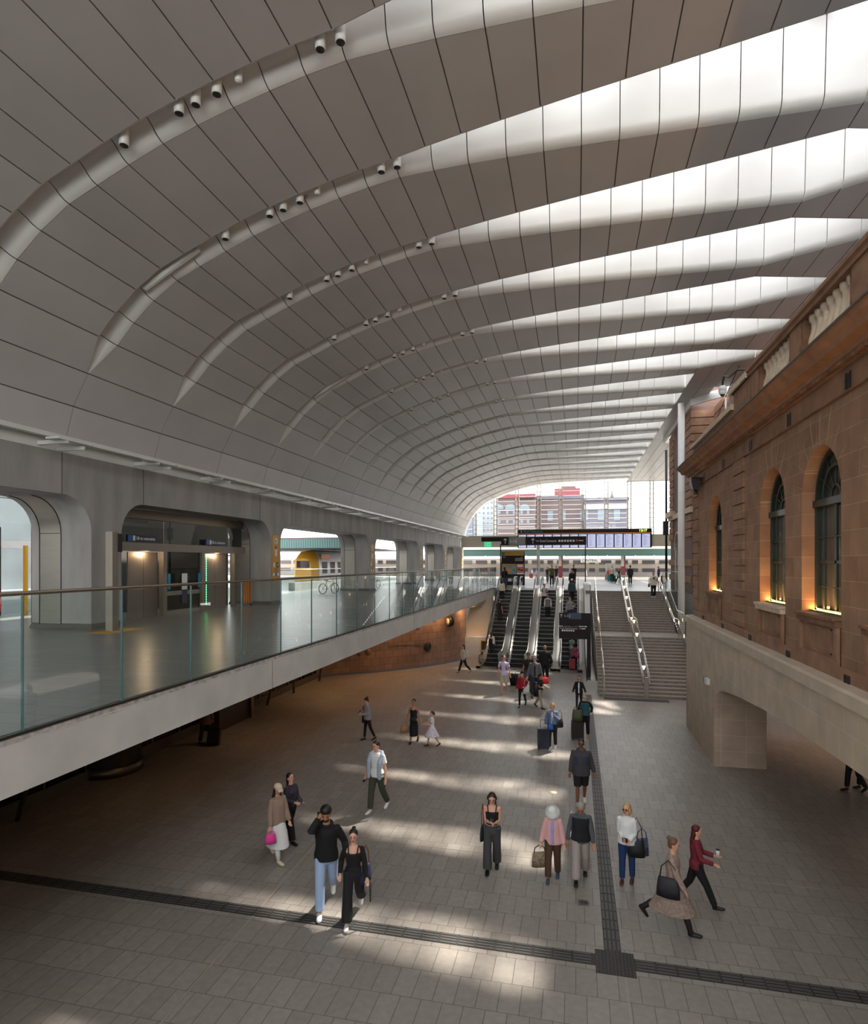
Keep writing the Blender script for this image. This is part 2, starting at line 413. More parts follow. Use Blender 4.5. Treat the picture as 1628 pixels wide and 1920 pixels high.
    cl.add([P(14,y0,.1),P(14,y1,.36),P(14,y1,1.9),P(14,y0,1.25)],[(0,1,2,3)])
    if solid and ir>26:
        y0=far_y(k,6.1);y1=near_y(k+1,5)-.3
        cl.add([(6.1,y0,16.5),(6.1,y1,16.5),(6.1,y1,18.4),(6.1,y0,17.8)],[(0,1,2,3)])
    cl.build('skylight_end',M['roofwhite'],root,fix=False)
# edge beam strips on the right of the roof
e=MB()
for a,b in (((11.7,-8,16.35),(11.7,33.9,16.35)),((11.7,34,16.35),(10.1,36,16.35)),((10.1,36,16.35),(8.5,38,16.35)),((8.5,38,16.35),(6.9,40,16.35)),((6.9,40,16.35),(6.9,52,16.35)),((6.9,52,16.35),(11.7,52.6,16.35)),((11.7,52.6,16.35),(11.7,78,16.35))):
    e.bar(a,b,.12,.5)
struct(e.build('trim_1',M['white'])).data.name='roof_edge'
# ---- ceiling spotlights, seven in every groove, then linear luminaires
sp0=empty('ceiling_spotlight',(0,0,0))
MB().lathe([(.0,-.30),(.088,-.30),(.1,-.29),(.1,0),(.085,.05),(.03,.07)],n=14).build('housing',M['white'],sp0)
MB().lathe([(.086,-.306),(.086,-.303)],n=14).build('lens',M['black'],sp0)
SXS=[-9.07,-7.78,-7.4,-6.93,-6.45,-4.73,-4.32]
def zroof(x):
    for i in range(NX-1):
        if XS[i]<=x<=XS[i+1]:
            t=(x-XS[i])/(XS[i+1]-XS[i]);return ZS[i]*(1-t)+ZS[i+1]*t
    return 16.5
first=True
for k in range(0,13):
    for q,x in enumerate(SXS):
        y=Y00+PITCH*k-.5
        if q==4 and k>5: continue
        o=sp0 if first else copy_tree(sp0)
        first=False
        o.location=(x,y,zroof(x)+.22)
        sp='white' if q!=4 else 'small white lensless'
        if q==4: o.scale=(.75,.75,.85)
        o['category']='spotlight';o['group']='spotlights in the roof grooves'
        o['label']='%s cylindrical spotlight, %s from left in the %s roof groove from the camera'%(sp,ORD[q],ORD[k] if k else 'nearest')
        if q==4:
            for ch in o.children:
                if ch.name.startswith('lens'): ch.data=ch.data.copy();ch.data.materials.clear();ch.data.materials.append(M['white'])
for nn,(k,xa,xb,lab) in enumerate(((1,-11.6,-9.9,'long white linear light in the second roof groove above the lift pillar'),(4,-11.6,-9.9,'thin white linear light in the fifth roof groove'))):
    y=Y00+PITCH*k-.45
    lf=empty('linear_light',((xa+xb)/2,y,zroof((xa+xb)/2)),label=lab,cat='light',group='linear lights in the roof grooves')
    za,zb=zroof(xa)+.12,zroof(xb)+.12;cx,cz=(xa+xb)/2,zroof((xa+xb)/2)
    MB().bar((xa-cx,0,za-cz),(xb-cx,0,zb-cz),.13,.1).build('housing',M['white'],lf)
    MB().bar((xa-cx+.05,-.0,za-cz-.055),(xb-cx-.05,0,zb-cz-.055),.09,.02).build('diffuser',M['signwhite'],lf)
# ================================================================= LEFT COLONNADE
def arch_frame(y0,y1,ops,x0,x1,zb,zt,ztop,Rr,seg=8):
    """wall slab between x0,x1 with round-cornered openings (y range list)"""
    b=MB()
    outline=[]
    cur=y0
    polys=[]
    # front faces built as strips
    def arc(ya,yb):
        pts=[(ya,zb)]
        for t in range(seg+1):
            a=PI-PI/2*t/seg;pts.append((ya+Rr+Rr*math.cos(a),zt-Rr+Rr*math.sin(a)))
        for t in range(seg+1):
            a=PI/2-PI/2*t/seg;pts.append((yb-Rr+Rr*math.cos(a),zt-Rr+Rr*math.sin(a)))
        pts.append((yb,zb));return pts
    for (ya,yb) in ops:
        # pillar rectangle
        for x in (x0,x1):
            b.add([(x,cur,zb),(x,ya,zb),(x,ya,ztop),(x,cur,ztop)],[(0,1,2,3)])
        pts=arc(ya,yb)
        for x in (x0,x1):
            up=[(x,p[0],p[1]) for p in pts];tp=[(x,p[0],ztop) for p in pts]
            n=len(pts);b.add(up+tp,[(i,i+1,n+i+1,n+i) for i in range(n-1)])
        o=b.smooth;b.smooth=True
        n=len(pts);b.add([(x0,p[0],p[1]) for p in pts]+[(x1,p[0],p[1]) for p in pts],[(i,i+1,n+i+1,n+i) for i in range(n-1)])
        b.smooth=o
        cur=yb
    for x in (x0,x1): b.add([(x,cur,zb),(x,y1,zb),(x,y1,ztop),(x,cur,ztop)],[(0,1,2,3)])
    b.add([(x0,y0,ztop),(x1,y0,ztop),(x1,y1,ztop),(x0,y1,ztop)],[(0,1,2,3)])
    b.add([(x0,y1,zb),(x1,y1,zb),(x1,y1,ztop),(x0,y1,ztop)],[(0,1,2,3)])
    b.add([(x0,y0,zb),(x1,y0,zb),(x1,y0,ztop),(x0,y0,ztop)],[(0,1,2,3)])
    return b
OPS=[(-9,2.2),(3.4,15.8),(17.07,27.05),(28.05,41.6),(42.9,55.6),(57.4,67.),(68.5,77.9)]
wl=struct(arch_frame(-12,79.2,OPS,-16.6,-14.4,UP,8.48,9.68,1.06,12).build('wall_left',M['concrete']));wl.data.name='colonnade'
jn=MB()
for y in (2.2+1,3.4-.0,14.7,18.1,26.,29.3,40.5,44.1,54.5,58.5,66,69.5): jn.box(-14.4,y-.012,8.48,-14.392,y+.012,9.68)
jn.build('joint',M['soffit'],wl)
# stainless bands set into the far jamb of every opening, and dark skirts
for (ya,yb) in OPS[1:]:
    st=MB();Rr=1.06;pts=[]
    pts.append((yb-.006,UP+.12))
    pts.append((yb-.006,8.48-Rr))
    for t in range(1,9):
        a=PI/2*t/8;pts.append((yb-Rr+(Rr-.006)*math.cos(a),8.48-Rr+(Rr-.006)*math.sin(a)))
    st.smooth=True;st.grid([[(-16.28,p[0],p[1]),(-15.52,p[0],p[1])] for p in pts])
    o=st.build('steel_band',M['steel'],wl)
    fr=MB()
    for x in (-16.3,-15.5):
        for a,b in zip(pts[:-1],pts[1:]): fr.bar((x,a[0]-.002,a[1]),(x,b[0]-.002,b[1]),.03,.012,up=(1,0,0))
    fr.box(-16.3,yb-.012,7.40,-15.5,yb-.004,7.42)
    fr.build('band_edge',M['dark'],wl)
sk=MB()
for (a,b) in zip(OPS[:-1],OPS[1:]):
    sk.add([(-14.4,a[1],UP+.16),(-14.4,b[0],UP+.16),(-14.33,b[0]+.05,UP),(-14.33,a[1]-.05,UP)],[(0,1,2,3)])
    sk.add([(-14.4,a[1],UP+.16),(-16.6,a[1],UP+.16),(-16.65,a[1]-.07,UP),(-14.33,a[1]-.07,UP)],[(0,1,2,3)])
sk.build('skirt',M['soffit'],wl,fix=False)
# white gutter beam and lattice brackets between concrete beam and vault
gb=MB();gb.box(-14.75,-12,9.68,-14.42,79,10.25);gb.box(-14.3,-12,9.98,-14.1,79,10.1)
struct(gb.build('trim_2',M['white'])).data.name='gutter_beam'
br0=empty('gutter_bracket')
b=MB();b.box(-.04,0,0,.95,.06,.11);b.build('arm',M['white'],br0)
b=MB();b.box(-.04,.62,-.07,.9,.68,.03);b.build('arm',M['white'],br0)
b=MB();b.box(.55,-.3,.07,.98,.85,.13);b.build('tray',M['white'],br0)
b=MB();b.box(.72,.9,.06,.98,3.4,.12);b.build('tray_link',M['white'],br0)
for n in range(17):
    o=br0 if n==0 else copy_tree(br0)
    o.location=(-14.4,13.9+3.745*n,9.75)
    tag(o,'white steel tray bracket above the concrete beam, %s from the left'%ORD[n],'bracket','tray brackets along the concrete beam')
# ================================================================= FLOORS
fl=MB();fl.box(-18,-12,-.4,18,55,0);struct(fl.build('floor',M['paving']))
fu=MB()
fu.box(-40,-12,3.9,-6.56,50.9,UP);fu.box(-40,50.9,3.9,-6.56,82,UP)
fu.box(-6.56,49.3,3.9,.7,82,UP);fu.box(.7,46.,3.9,14,82,UP)
struct(fu.build('floor',M['paving2'])).data.name='upper_floor'
pf=MB();pf.box(-80,82,3.6,60,88.2,UP);pf.box(-80,60,3.6,-40,82,UP);pf.box(-80,-12,3.6,-40,60,UP)
struct(pf.build('floor',M['platform'])).data.name='platform_floor'
yl=MB();yl.box(-80,87.4,UP,60,87.6,UP+.006);struct(yl.build('trim_3',M['yellow']))
gr=MB();gr.box(-400,88.2,2.9,400,600,3.0);struct(gr.build('floor',mat('track_ballast',(.2,.18,.16),.9,0,.3,3))).data.name='track_bed'
# balcony edge: fascia with chipped top, tapering to the escalators
fa=MB();fa.box(-6.62,-12,3.756,-6.46,50.9,UP-.1);fa.box(-14,-12,3.756,-6.62,41.2,3.9)
struct(fa.build('trim_4',M['fascia'])).data.name='balcony_fascia'
ch=MB();random.seed(3)
pp=[]
y=-12.
while y<50.9:
    pp.append(y);y+=random.uniform(.12,.4)
pp.append(50.9)
rows=[[],[],[]]
for y in pp:
    rows[0].append((-6.462+random.uniform(0,.006),y,UP-.1-random.uniform(.0,.03)))
    rows[1].append((-6.475-random.uniform(0,.015),y,UP-.04))
    rows[2].append((-6.50-random.uniform(0,.02),y,UP+.002))
ch.grid(rows);struct(ch.build('trim_5',M['chip'],fix=False)).data.name='chipped_edge'
fj=MB()
for y in (12.2,24.2,37): fj.box(-6.462,y,3.756,-6.457,y+.015,UP-.1)
struct(fj.build('trim_6',M['soffit']))
# curved concrete haunch below the end of the balcony
hn=MB();hn.smooth=True
rows=[]
for t in range(13):
    a=t/12.;y=38+a*10.5
    x=-10.5+3.3*a**.8 if a<1 else -7.2
    rows.append([(x-1.2*math.sin(a*PI)*.3,y,3.76),( x+.35*(1-a),y,3.76-.15-.75*a),(-6.75-.1*(1-a),y,3.76-.05-.9*a*(1-.1)),(-6.47,y,3.77)])
hn.grid(rows);struct(hn.build('trim_7',M['fascia'])).data.name='balcony_haunch'
# pale joint strips and tactile paving on the lower floor
js=MB()
js.bar((-5.25,-8,.002),(-6.5,35,.002),.035,.006);js.bar((-13,13.6,.002),(14,13.6,.002),.03,.006);js.bar((.79,-8,.002),(.76,10.0,.002),.012,.006)
struct(js.build('trim_8',M['brass'])).data.name='joint_strip'
def tact(name,x0,y0,x1,y1,along,label):
    o=empty(name,((x0+x1)/2,(y0+y1)/2,0),label=label,cat='tactile paving',group='directional tactile strips')
    cx,cy=(x0+x1)/2,(y0+y1)/2
    MB().box(x0-cx,y0-cy,.0,x1-cx,y1-cy,.006).build('base',M['tactile'],o)
    bb=MB()
    if along=='y':
        y=y0
        while y<y1-.05:
            for q in range(4):
                xx=x0+(x1-x0)*(q+.5)/4;ye=min(y+.28,y1);bb.box(xx-.018-cx,y+.02-cy,.006,xx+.018-cx,ye-cy,.013)
            y+=.3
    else:
        x=x0
        while x<x1-.05:
            for q in range(4):
                yy=y0+(y1-y0)*(q+.5)/4;xe=min(x+.3,x1);bb.box(x+.02-cx,yy-.018-cy,.006,xe-cx,yy+.018-cy,.013)
            x+=.32
    q=bb.build('raised_bars',M['tactile2'],o);tag(q,kind='stuff')
    return o
tact('tactile_strip',.46,10.63,.74,31.,'y','charcoal tactile strip running along the hall towards the stairs')
tact('tactile_strip',-13.5,10.2,.31,10.5,'x','charcoal tactile strip crossing the floor to the dark left side')
tact('tactile_strip',.93,10.2,9,10.5,'x','short charcoal tactile strip running from the dotted square to the right')
o=empty('tactile_square',(.62,10.32,0),label='charcoal dotted tactile square where the floor strips meet',cat='tactile paving')
MB().box(-.31,-.3,0,.31,.31,.007).build('base',M['tactile'],o)
d=MB()
for a in range(11):
    for b_ in range(11): d.lathe([(.017,.007),(.012,.013)],(-.28+a*.056,-.27+b_*.056,0),6)
tag(d.build('raised_dots',M['tactile2'],o),kind='stuff')
o=empty('floor_drain',(*on_floor(1095,1693),0),label='small square grey radial grate set in the floor beside the tactile strip',cat='floor grate')
MB().box(-.11,-.11,0,.11,.11,.005).build('plate',M['comb'],o)
rr=MB()
for a in range(12): rr.bar((.02*math.cos(a*PI/6),.02*math.sin(a*PI/6),.006),(.1*math.cos(a*PI/6),.1*math.sin(a*PI/6),.006),.012,.004)
rr.build('rib',M['dark'],o)
o=MB().lathe([(.12,0),(.12,.004)],(0,0,0),20).build('floor_disc',mat('pale_disc',(.6,.52,.42),.5));o.location=(*on_floor(1037,1486),0)
tag(o,'small round pale disc on the paving behind the woman in a white hat','floor marker')
# glass balustrade of the upper concourse
gb=empty('glass_balustrade',(-6.5,20,UP),label='long clear glass balustrade with bronze rail along the balcony edge',cat='balustrade')
ys=[]
y=50.6
k_=1/ (1.)
# panel joints measured along the edge: constant pitch
yj=[8.0-3*2.0+2.0*i for i in range(-4,0)]
def yglass(u): zc=6.5*F/CT/(1080-u); return (zc-6.5*ST)/CT
J=[yglass(u) for u in (42,235,362,457,530,586,632,670,703,729,752,772,790)]
stp=(J[7]-J[0])/7
Js=[J[0]+stp*i for i in range(-9,30) if J[0]+stp*i<50.5]+[50.7]
for a,b in zip(Js[:-1],Js[1:]):
    MB().box(-.009,a+.012-20,-.02,.009,b-.012-20,1.63).build('glass_panel',M['glass'],gb)
for a in Js: MB().box(-.012,a-.012-20,-.02,.012,a+.012-20,1.63).build('panel_edge',M['glassedge'],gb)
MB().tube([(0,Js[0]-20,1.66),(0,30.7,1.66)],.027,10).build('handrail',M['bronze'],gb)
MB().box(-.03,Js[0]-20,-.03,.03,30.7,.0).build('base_channel',M['dark'],gb)
# ================================================================= HERITAGE BUILDING (right)
XW=4.58
def arch_pts(yc,w,zs,zspring,n=16):
    pts=[(yc-w/2,zs)]
    for t in range(n+1):
        a=PI-PI*t/n;pts.append((yc+w/2*math.cos(a),zspring+w/2*math.sin(a)))
    pts.append((yc+w/2,zs));return pts
WINS=[(1.2,'n'),(4.2,'n'),(7.15,'n'),(10.15,'n'),(13.15,'n'),(16.12,'n'),(22.25,'n')]
WW=1.93;ZS0,ZSP=5.5,7.79
wall=MB()
y=-12.;Z0,Z1=4.40,9.46
for (yc,_) in WINS:
    a,b=yc-WW/2,yc+WW/2
    wall.add([(XW,y,Z0),(XW,a,Z0),(XW,a,Z1),(XW,y,Z1)],[(0,1,2,3)])
    pts=arch_pts(yc,WW,ZS0,ZSP)
    up=[(XW,p[0],p[1]) for p in pts];n=len(pts)
    tp=[(XW,p[0],Z1) for p in pts]
    wall.add(up+tp,[(i,i+1,n+i+1,n+i) for i in range(n-1)])
    y=b
wall.add([(XW,y,Z0),(XW,25.9,Z0),(XW,25.9,Z1),(XW,y,Z1)],[(0,1,2,3)])
wr=struct(wall.build('wall_right',M['sand'],fix=False));wr.data.name='sandstone_wall'
# corner return (faces away from camera) and frieze
MB().add([(XW,25.9,Z0),(9.5,25.9,Z0),(9.5,25.9,10.1),(XW,25.9,10.1)],[(0,1,2,3)]).build('corner_return',M['sandx'],wr,fix=False)
MB().box(XW-.03,-12,9.46,XW+.5,25.93,9.86).build('frieze',M['sandplain'],wr)
MB().box(XW-.05,-12,9.43,XW,25.93,9.46).build('string_course',M['sanddark'],wr)
# splayed voussoir joints around every arch, drawn as thin raised pointing
vj=MB()
for (yc,_) in WINS[3:]:
    for t in range(-4,5):
        a=PI/2+t*PI/9.5;r0,r1=WW/2+.01,WW/2+{0:.68,1:.72,2:.5,3:.42,4:.28}[abs(t)]
        p=(XW-.002,yc+r0*math.cos(a),ZSP+r0*math.sin(a));q=(XW-.002,yc+r1*math.cos(a),min(9.42,ZSP+r1*math.sin(a)))
        vj.bar(p,q,.008,.006,up=(1,0,0))
vj.build('voussoir_joint',mat('lime_pointing',(.42,.28,.18),.8),wr,fix=False)
# cornice profile (projection x, height)
prof=[(XW,9.86),(XW-.10,9.86),(XW-.13,9.93),(XW-.22,9.96),(XW-.24,10.03),(XW-.42,10.06),(XW-.44,10.14),(XW-.52,10.2),(XW-.58,10.29),(XW+.6,10.29),(XW+.6,9.86)]
cn=MB();cn.prism(prof,'y',-12,26.45);o=cn.build('cornice',M['sandplain'],wr)
MB().box(XW-.62,-12,10.285,XW+.1,26.5,10.31).build('lead_flashing',M['lead'],wr)
dn=MB();y=8.
while y<22.9: dn.box(XW-.2,y,9.875,XW-.1,y+.055,9.94);y+=.11
tag(dn.build('dentil',M['sanddark'],wr),kind='stuff')
# plinth, vents
MB().box(XW-.05,-12,4.36,XW+.1,25.95,4.66).build('plinth',M['sandplain'],wr)
vnt=empty('wall_vent');MB().box(-.01,-.085,-.13,.0,.085,.13).build('backing',M['black'],vnt)
g=MB()
for q in range(5): g.box(-.02,-.08,-.11+q*.05,.0,.08,-.09+q*.05)
g.box(-.025,-.1,-.14,-.005,-.08,.14);g.box(-.025,.08,-.14,-.005,.1,.14)
g.build('grille',M['dark'],vnt)
i=0
for row,z,xx in (('upper',9.62,XW-.032),('lower',4.49,XW-.052)):
    for n,y in enumerate((11.78,14.76,17.76,20.88,23.9)):
        o=vnt if i==0 else copy_tree(vnt);i+=1
        o.location=(xx,y,z);o.scale=(1,1,1 if row=='upper' else .62)
        tag(o,'dark air vent, %s from the right in the %s row on the sandstone wall'%(ORD[n],row),'vent','air vents in the sandstone wall')
# quoins: rusticated strip beside third window and at corner
for (ya,yb) in ((18.5,19.65),(25.05,25.95)):
    z=4.7;k=0
    while z<9.3:
        h=.42
        MB().box(XW-.055,ya,z,XW,yb,min(z+h-.03,9.42)).build('quoin_block',M['sand'],wr);z+=h+.015;k+=1
# windows: reveal, frame, panes, sill, apron panel and sill light
def heritage_window(idx,yc,label):
    w=struct(empty('window_%d'%idx,(XW,yc,ZS0)))
    D=.42
    pts=arch_pts(0,WW,0,ZSP-ZS0,20)
    rv=MB();rv.smooth=False
    for a,b in zip(pts[:-1],pts[1:]): rv.add([(0,a[0],a[1]),(0,b[0],b[1]),(D,b[0],b[1]),(D,a[0],a[1])],[(0,1,2,3)])
    rv.add([(0,-WW/2,0),(0,WW/2,0),(D,WW/2,0),(D,-WW/2,0)],[(0,1,2,3)])
    rv.build('reveal',M['sand'],w,fix=False)
    gl=MB();gl.add([(D-.08,p[0],p[1]) for p in pts],[tuple(range(len(pts)))]);gl.build('pane',M['darkglass'],w,fix=False)
    fr=MB();x=D-.13
    sp=ZSP-ZS0
    for s in (-1,1): fr.bar((x,s*(WW/2-.05),0),(x,s*(WW/2-.05),sp),.1,.1,up=(1,0,0))
    for r_,t_ in ((WW/2-.05,.09),(WW/2-.36,.06),(.22,.04)):
        for a in range(16):
            p=(x,r_*math.cos(PI*a/16),sp+r_*math.sin(PI*a/16));q=(x,r_*math.cos(PI*(a+1)/16),sp+r_*math.sin(PI*(a+1)/16));fr.bar(p,q,t_,t_,up=(1,0,0))
    for a in (1,2,3,4,5):
        A=PI*a/6;fr.bar((x,.22*math.cos(A),sp+.22*math.sin(A)),(x,(WW/2-.06)*math.cos(A),sp+(WW/2-.06)*math.sin(A)),.025,.03,up=(1,0,0))
    fr.box(x-.09,-WW/2,sp-.16,x+.03,WW/2,sp-.02);fr.box(x-.05,-WW/2,0,x+.03,WW/2,.07)
    for yy,ww in ((-.55,.035),(0,.09),(.55,.035)): fr.box(x-.02,yy-ww/2,.0,x+.02,yy+ww/2,sp-.1)
    for zz,ww in ((.5,.025),(.98,.06),(1.5,.025)): fr.box(x-.02,-WW/2,zz,x+.02,WW/2,zz+ww)
    fr.build('frame',mat('dark_green_frame',(.018,.03,.025),.35),w)
    sl=MB();sl.box(-.11,-WW/2-.02,-.16,.0,WW/2+.02,-.04);sl.box(-.15,-WW/2-.02,-.05,.1,WW/2+.02,.005)
    sl.build('sill',M['sandpale'] if idx in (6,) else M['sanddark'],w)
    ap=MB();b_=WW/2
    ap.box(-.0,-b_,-.9,-.012,b_,-.16)
    for (a0,a1,z0,z1) in ((-b_,-b_+.12,-.75,-.16),(b_-.12,b_,-.75,-.16)): ap.box(-.075,a0,z0,0,a1,z1)
    ap.box(-.05,-b_,-.86,0,b_,-.75)
    for (a0,a1,z0,z1) in ((-.62,.62,-.25,-.22),(-.62,.62,-.69,-.66),(-.62,-.59,-.69,-.22),(.59,.62,-.69,-.22)): ap.box(-.035,a0,z0,0,a1,z1)
    ap.build('apron',M['sandplain'],w)
    lb=MB();lb.box(.18,-WW/2+.05,.006,.22,WW/2-.05,.03);lb.build('light_strip',M['lampwarm'],w)
    MB().box(.14,-WW/2+.02,.0,.17,WW/2-.02,.04).build('light_housing',mat('green_light_housing',(.02,.12,.05),.5),w)
    l=bpy.data.lights.new('sill_light','AREA');l.shape='RECTANGLE';l.size=1.7;l.size_y=.04;l.energy=9;l.color=(1,.52,.15)
    lo=bpy.data.objects.new('sill_light',l);COL.objects.link(lo);lo.parent=w;lo.location=(.2,0,.05)
    lo.rotation_euler=Vector((.05,0,1)).to_track_quat('-Z','X').to_euler()
    sp2=bpy.data.lights.new('jamb_light','POINT');sp2.energy=2.2;sp2.color=(1,.5,.15);sp2.shadow_soft_size=.03
    for s in (1,):
        q=bpy.data.objects.new('jamb_light',sp2);COL.objects.link(q);q.parent=w;q.location=(.22,s*(WW/2-.09),.07)
    return w
for n,(yc,_) in enumerate(WINS): heritage_window(n+1,yc,'')
# roof parapet and balusters
pr=empty('roof_balustrade',(XW,14,10.3),label='orange sandstone parapet with pale turned balusters above the cornice',cat='balustrade')
cx,cy,cz=XW,14,10.3
rl=MB();rl.prism([(-.14,1.12),(-.16,1.18),(-.12,1.2),(-.18,1.25),(-.18,1.33),(-.1,1.38),(.3,1.38),(.3,1.12)],'y',-12-cy,19.5-cy)
rl.build('rail',M['sandplain'],pr)
MB().box(-.12,-12-cy,-.01,.28,19.5-cy,.16).build('base_course',M['sandplain'],pr)
bayy=[-9.33+3.0*i for i in range(9)]   # pedestal starts
BP=[(.0,.0),(.1,.0),(.1,.05),(.07,.08),(.09,.13),(.075,.18),(.06,.2),(.1,.3),(.115,.4),(.1,.5),(.065,.62),(.05,.72),(.06,.78),(.055,.8),(.09,.84),(.1,.9),(.1,.96)]
prof=[(r*1.02,z) for r,z in BP]
bme=MB().lathe(prof,n=12);bb=None
nb=0
for i,ys in enumerate(bayy):
    # pedestal from ys+2.08 to ys+3.0
    ya=ys+2.13;yb=ys+2.95
    if ya<-11:continue
    MB().box(-.1,ya+.12-cy,.16,.26,yb-.12-cy,1.12).build('pedestal',M['sandplain'],pr)
    hb=MB();hb.lathe([(r*1.0,z+.16) for r,z in BP],(-.0,ya+.1-cy,0),12);hb.lathe([(r*1.0,z+.16) for r,z in BP],(-.0,yb-.1-cy,0),12);
    hb.box(-.08,ya-.0-cy,.16,.24,ya+.12-cy,1.12);hb.box(-.08,yb-.12-cy,.16,.24,yb-cy,1.12)
    hb.build('half_baluster',M['sanddark'],pr)
    if ys<4: 
        continue
    for q in range(7):
        y=ys+.09+q*.29+.06
        if bb is None: bb=bme.build('baluster',M['sandpale'],pr);o=bb
        else: o=bb.copy();COL.objects.link(o);o.parent=pr
        o.location=(.05,y-cy,.16)
# low parapets stepping down to the corner
pl=MB();pl.box(XW-.1,17.6,10.3,XW+.3,19.3,11.42);pl.box(XW-.1,19.3,10.3,XW+.3,25.6,10.95)
pl2=MB();pl2.box(XW-.2,19.3,10.95,XW+.36,23.2,11.12);pl2.box(XW-.2,23.25,10.95,XW+.36,25.7,11.08);pl2.box(XW-.2,17.7,11.42,XW+.36,19.6,11.58)
pw=struct(pl.build('wall_right',M['sandplain']));pw.data.name='parapet';pl2.build('coping',M['sandpale'],pw)
# low flat roof behind the parapet
struct(MB().box(XW+.3,-12,10.1,14,25.9,10.3).build('ceiling',M['lead'])).data.name='annex_roof'
# tall block behind, with rusticated corner, brick bays and sandstone bands
tb=MB();tb.box(7.2,41.5,UP-.0,14,50.5,19)
tw=struct(tb.build('wall_far_right',M['brick']));tw.data.name='tall_block'
rs=MB();z=8.2
while z<15.8: rs.box(7.1,41.4,z,7.2,43.6,z+.44);rs.box(7.1,48.8,z,7.2,50.6,z+.44);rs.box(7.2,41.4,z,9.0,41.5,z+.44);rs.box(10.2,41.0,z,12.3,41.5,z+.44);z+=.5
for z in (5.2,6.3): rs.box(7.1,41.4,z,7.2,50.6,z+.42)
tag(rs.build('rusticated_block',M['sandplain'],tw),kind='stuff')
bd=MB();bd.box(7.02,41.3,9.7,7.2,50.7,10.05);bd.box(6.85,48.4,9.95,7.2,50.9,10.35)
bd.build('band',M['sandpale'],tw)
ar=MB()
for yc in (46.2,):
    for t in range(13):
        a=PI*t/12;b_=PI*(t+.9)/12
        ar.bar((7.14,yc+1.25*math.cos(a),7.4+1.25*math.sin(a)),(7.14,yc+1.25*math.cos(b_),7.4+1.25*math.sin(b_)),.12,.3,up=(1,0,0))
    ar.box(7.08,yc-1.4,UP,7.2,yc-1.1,7.4);ar.box(7.08,yc+1.1,UP,7.2,yc+1.4,7.4)
ar.build('arch_surround',M['sandpale'],tw)
dp=empty('drainpipe',(6.95,51.1,UP),label='tall dark drainpipe at the far corner of the brick block',cat='pipe')
MB().tube([(0,0,0),(0,0,10.9)],.09,10).build('pipe',M['dark'],dp)
MB().box(-.25,-.2,4.2,.15,.15,5.3).build('hopper',M['dark'],dp)
cb=empty('service_cabinet',(6.75,51.4,UP),label='dark curved cabinet at the foot of the drainpipe on the upper concourse',cat='cabinet')
MB().lathe([(.24,0),(.22,.3),(.17,.9),(.15,1.0)],n=12).build('body',M['dark'],cb)
# upper storey piers seen over the parapet, set back
up=MB();up.box(8.6,33,10.3,13.8,41.4,16.2);uu=struct(up.build('wall_far_right',M['sandplain']));uu.data.name='set_back_storey'
u2=MB();z=10.4
while z<16: u2.box(8.48,33.0,z,8.6,35.6,z+.48);u2.box(8.48,32.88,z,10.2,33.,z+.48);u2.box(8.48,38.9,z,8.6,41.4,z+.48);z+=.54
tag(u2.build('rusticated_block',M['sandplain'],uu),kind='stuff')
MB().box(8.56,36,11,8.6,38.6,15.8).build('pane',M['darkglass'],uu)
# white column carrying the roof edge
wc=MB().lathe([(.2,0),(.2,16.35)],n=24).build('round_column',M['white']);wc.location=(6.36,40.3,0);wc.data.name='round_column'
tag(wc,'tall smooth white round column between the stairs and the sandstone building','column')
# rainwater hopper, CCTV camera, pole with cable
hp=empty('rainwater_hopper',(XW,24.35,9.5),label='black square rainwater hopper under the cornice near the building corner',cat='hopper')
MB().prism([(-.42,.12),(-.42,-.02),(-.36,-.28),(-.12,-.32),(-.12,.12)],'y',-.2,.2).build('bowl',M['dark'],hp)
MB().box(-.42,-.2,.1,-.05,.2,.16).build('rim',M['dark'],hp)
MB().box(-.3,.2,-.28,-.1,.32,.1).build('end_box',M['signwhite'],hp)
MB().tube([(-.24,0,-.3),(-.24,0,-.45)],.06,8).build('outlet',M['dark'],hp)
cc=empty('cctv_camera',(4.75,19.3,11.5),label='white dome security camera on a bent black arm above the parapet',cat='camera')
MB().tube([(.15,-.55,.05),(.02,-.45,.45),(-.2,-.15,.56),(-.32,.35,.5),(-.38,.65,.62),(-.4,.78,.5),(-.4,.8,.38)],.03,8).build('arm',M['dark'],cc)
b=MB();b.ball((-.4,.8,.22),.12,.12,.13);b.lathe([(.12,.22),(.12,.34),(.06,.38)],(-.4,.8,0),14);b.build('dome_housing',M['white'],cc)
MB().ball((-.4,.8,.12),.07,.07,.07).build('lens',M['black'],cc)
cp=empty('cable_post',(4.9,22.2,11.1),label='slim white post holding a twisted cable above the parapet',cat='post')
MB().tube([(0,0,0),(0,0,.95)],.03,8).build('post',M['white'],cp)
MB().tube([(-.1,-2.2,1.35),(0,0,.98),(.1,1.6,.7),(0.1,2.2,.62)],.014,6).build('cable',M['dark'],cp)
# retaining wall with arched opening
rt=MB();xf=4.3;Ye=26.05
ops=[(20.6,3.16)]
zs=lambda y: 0
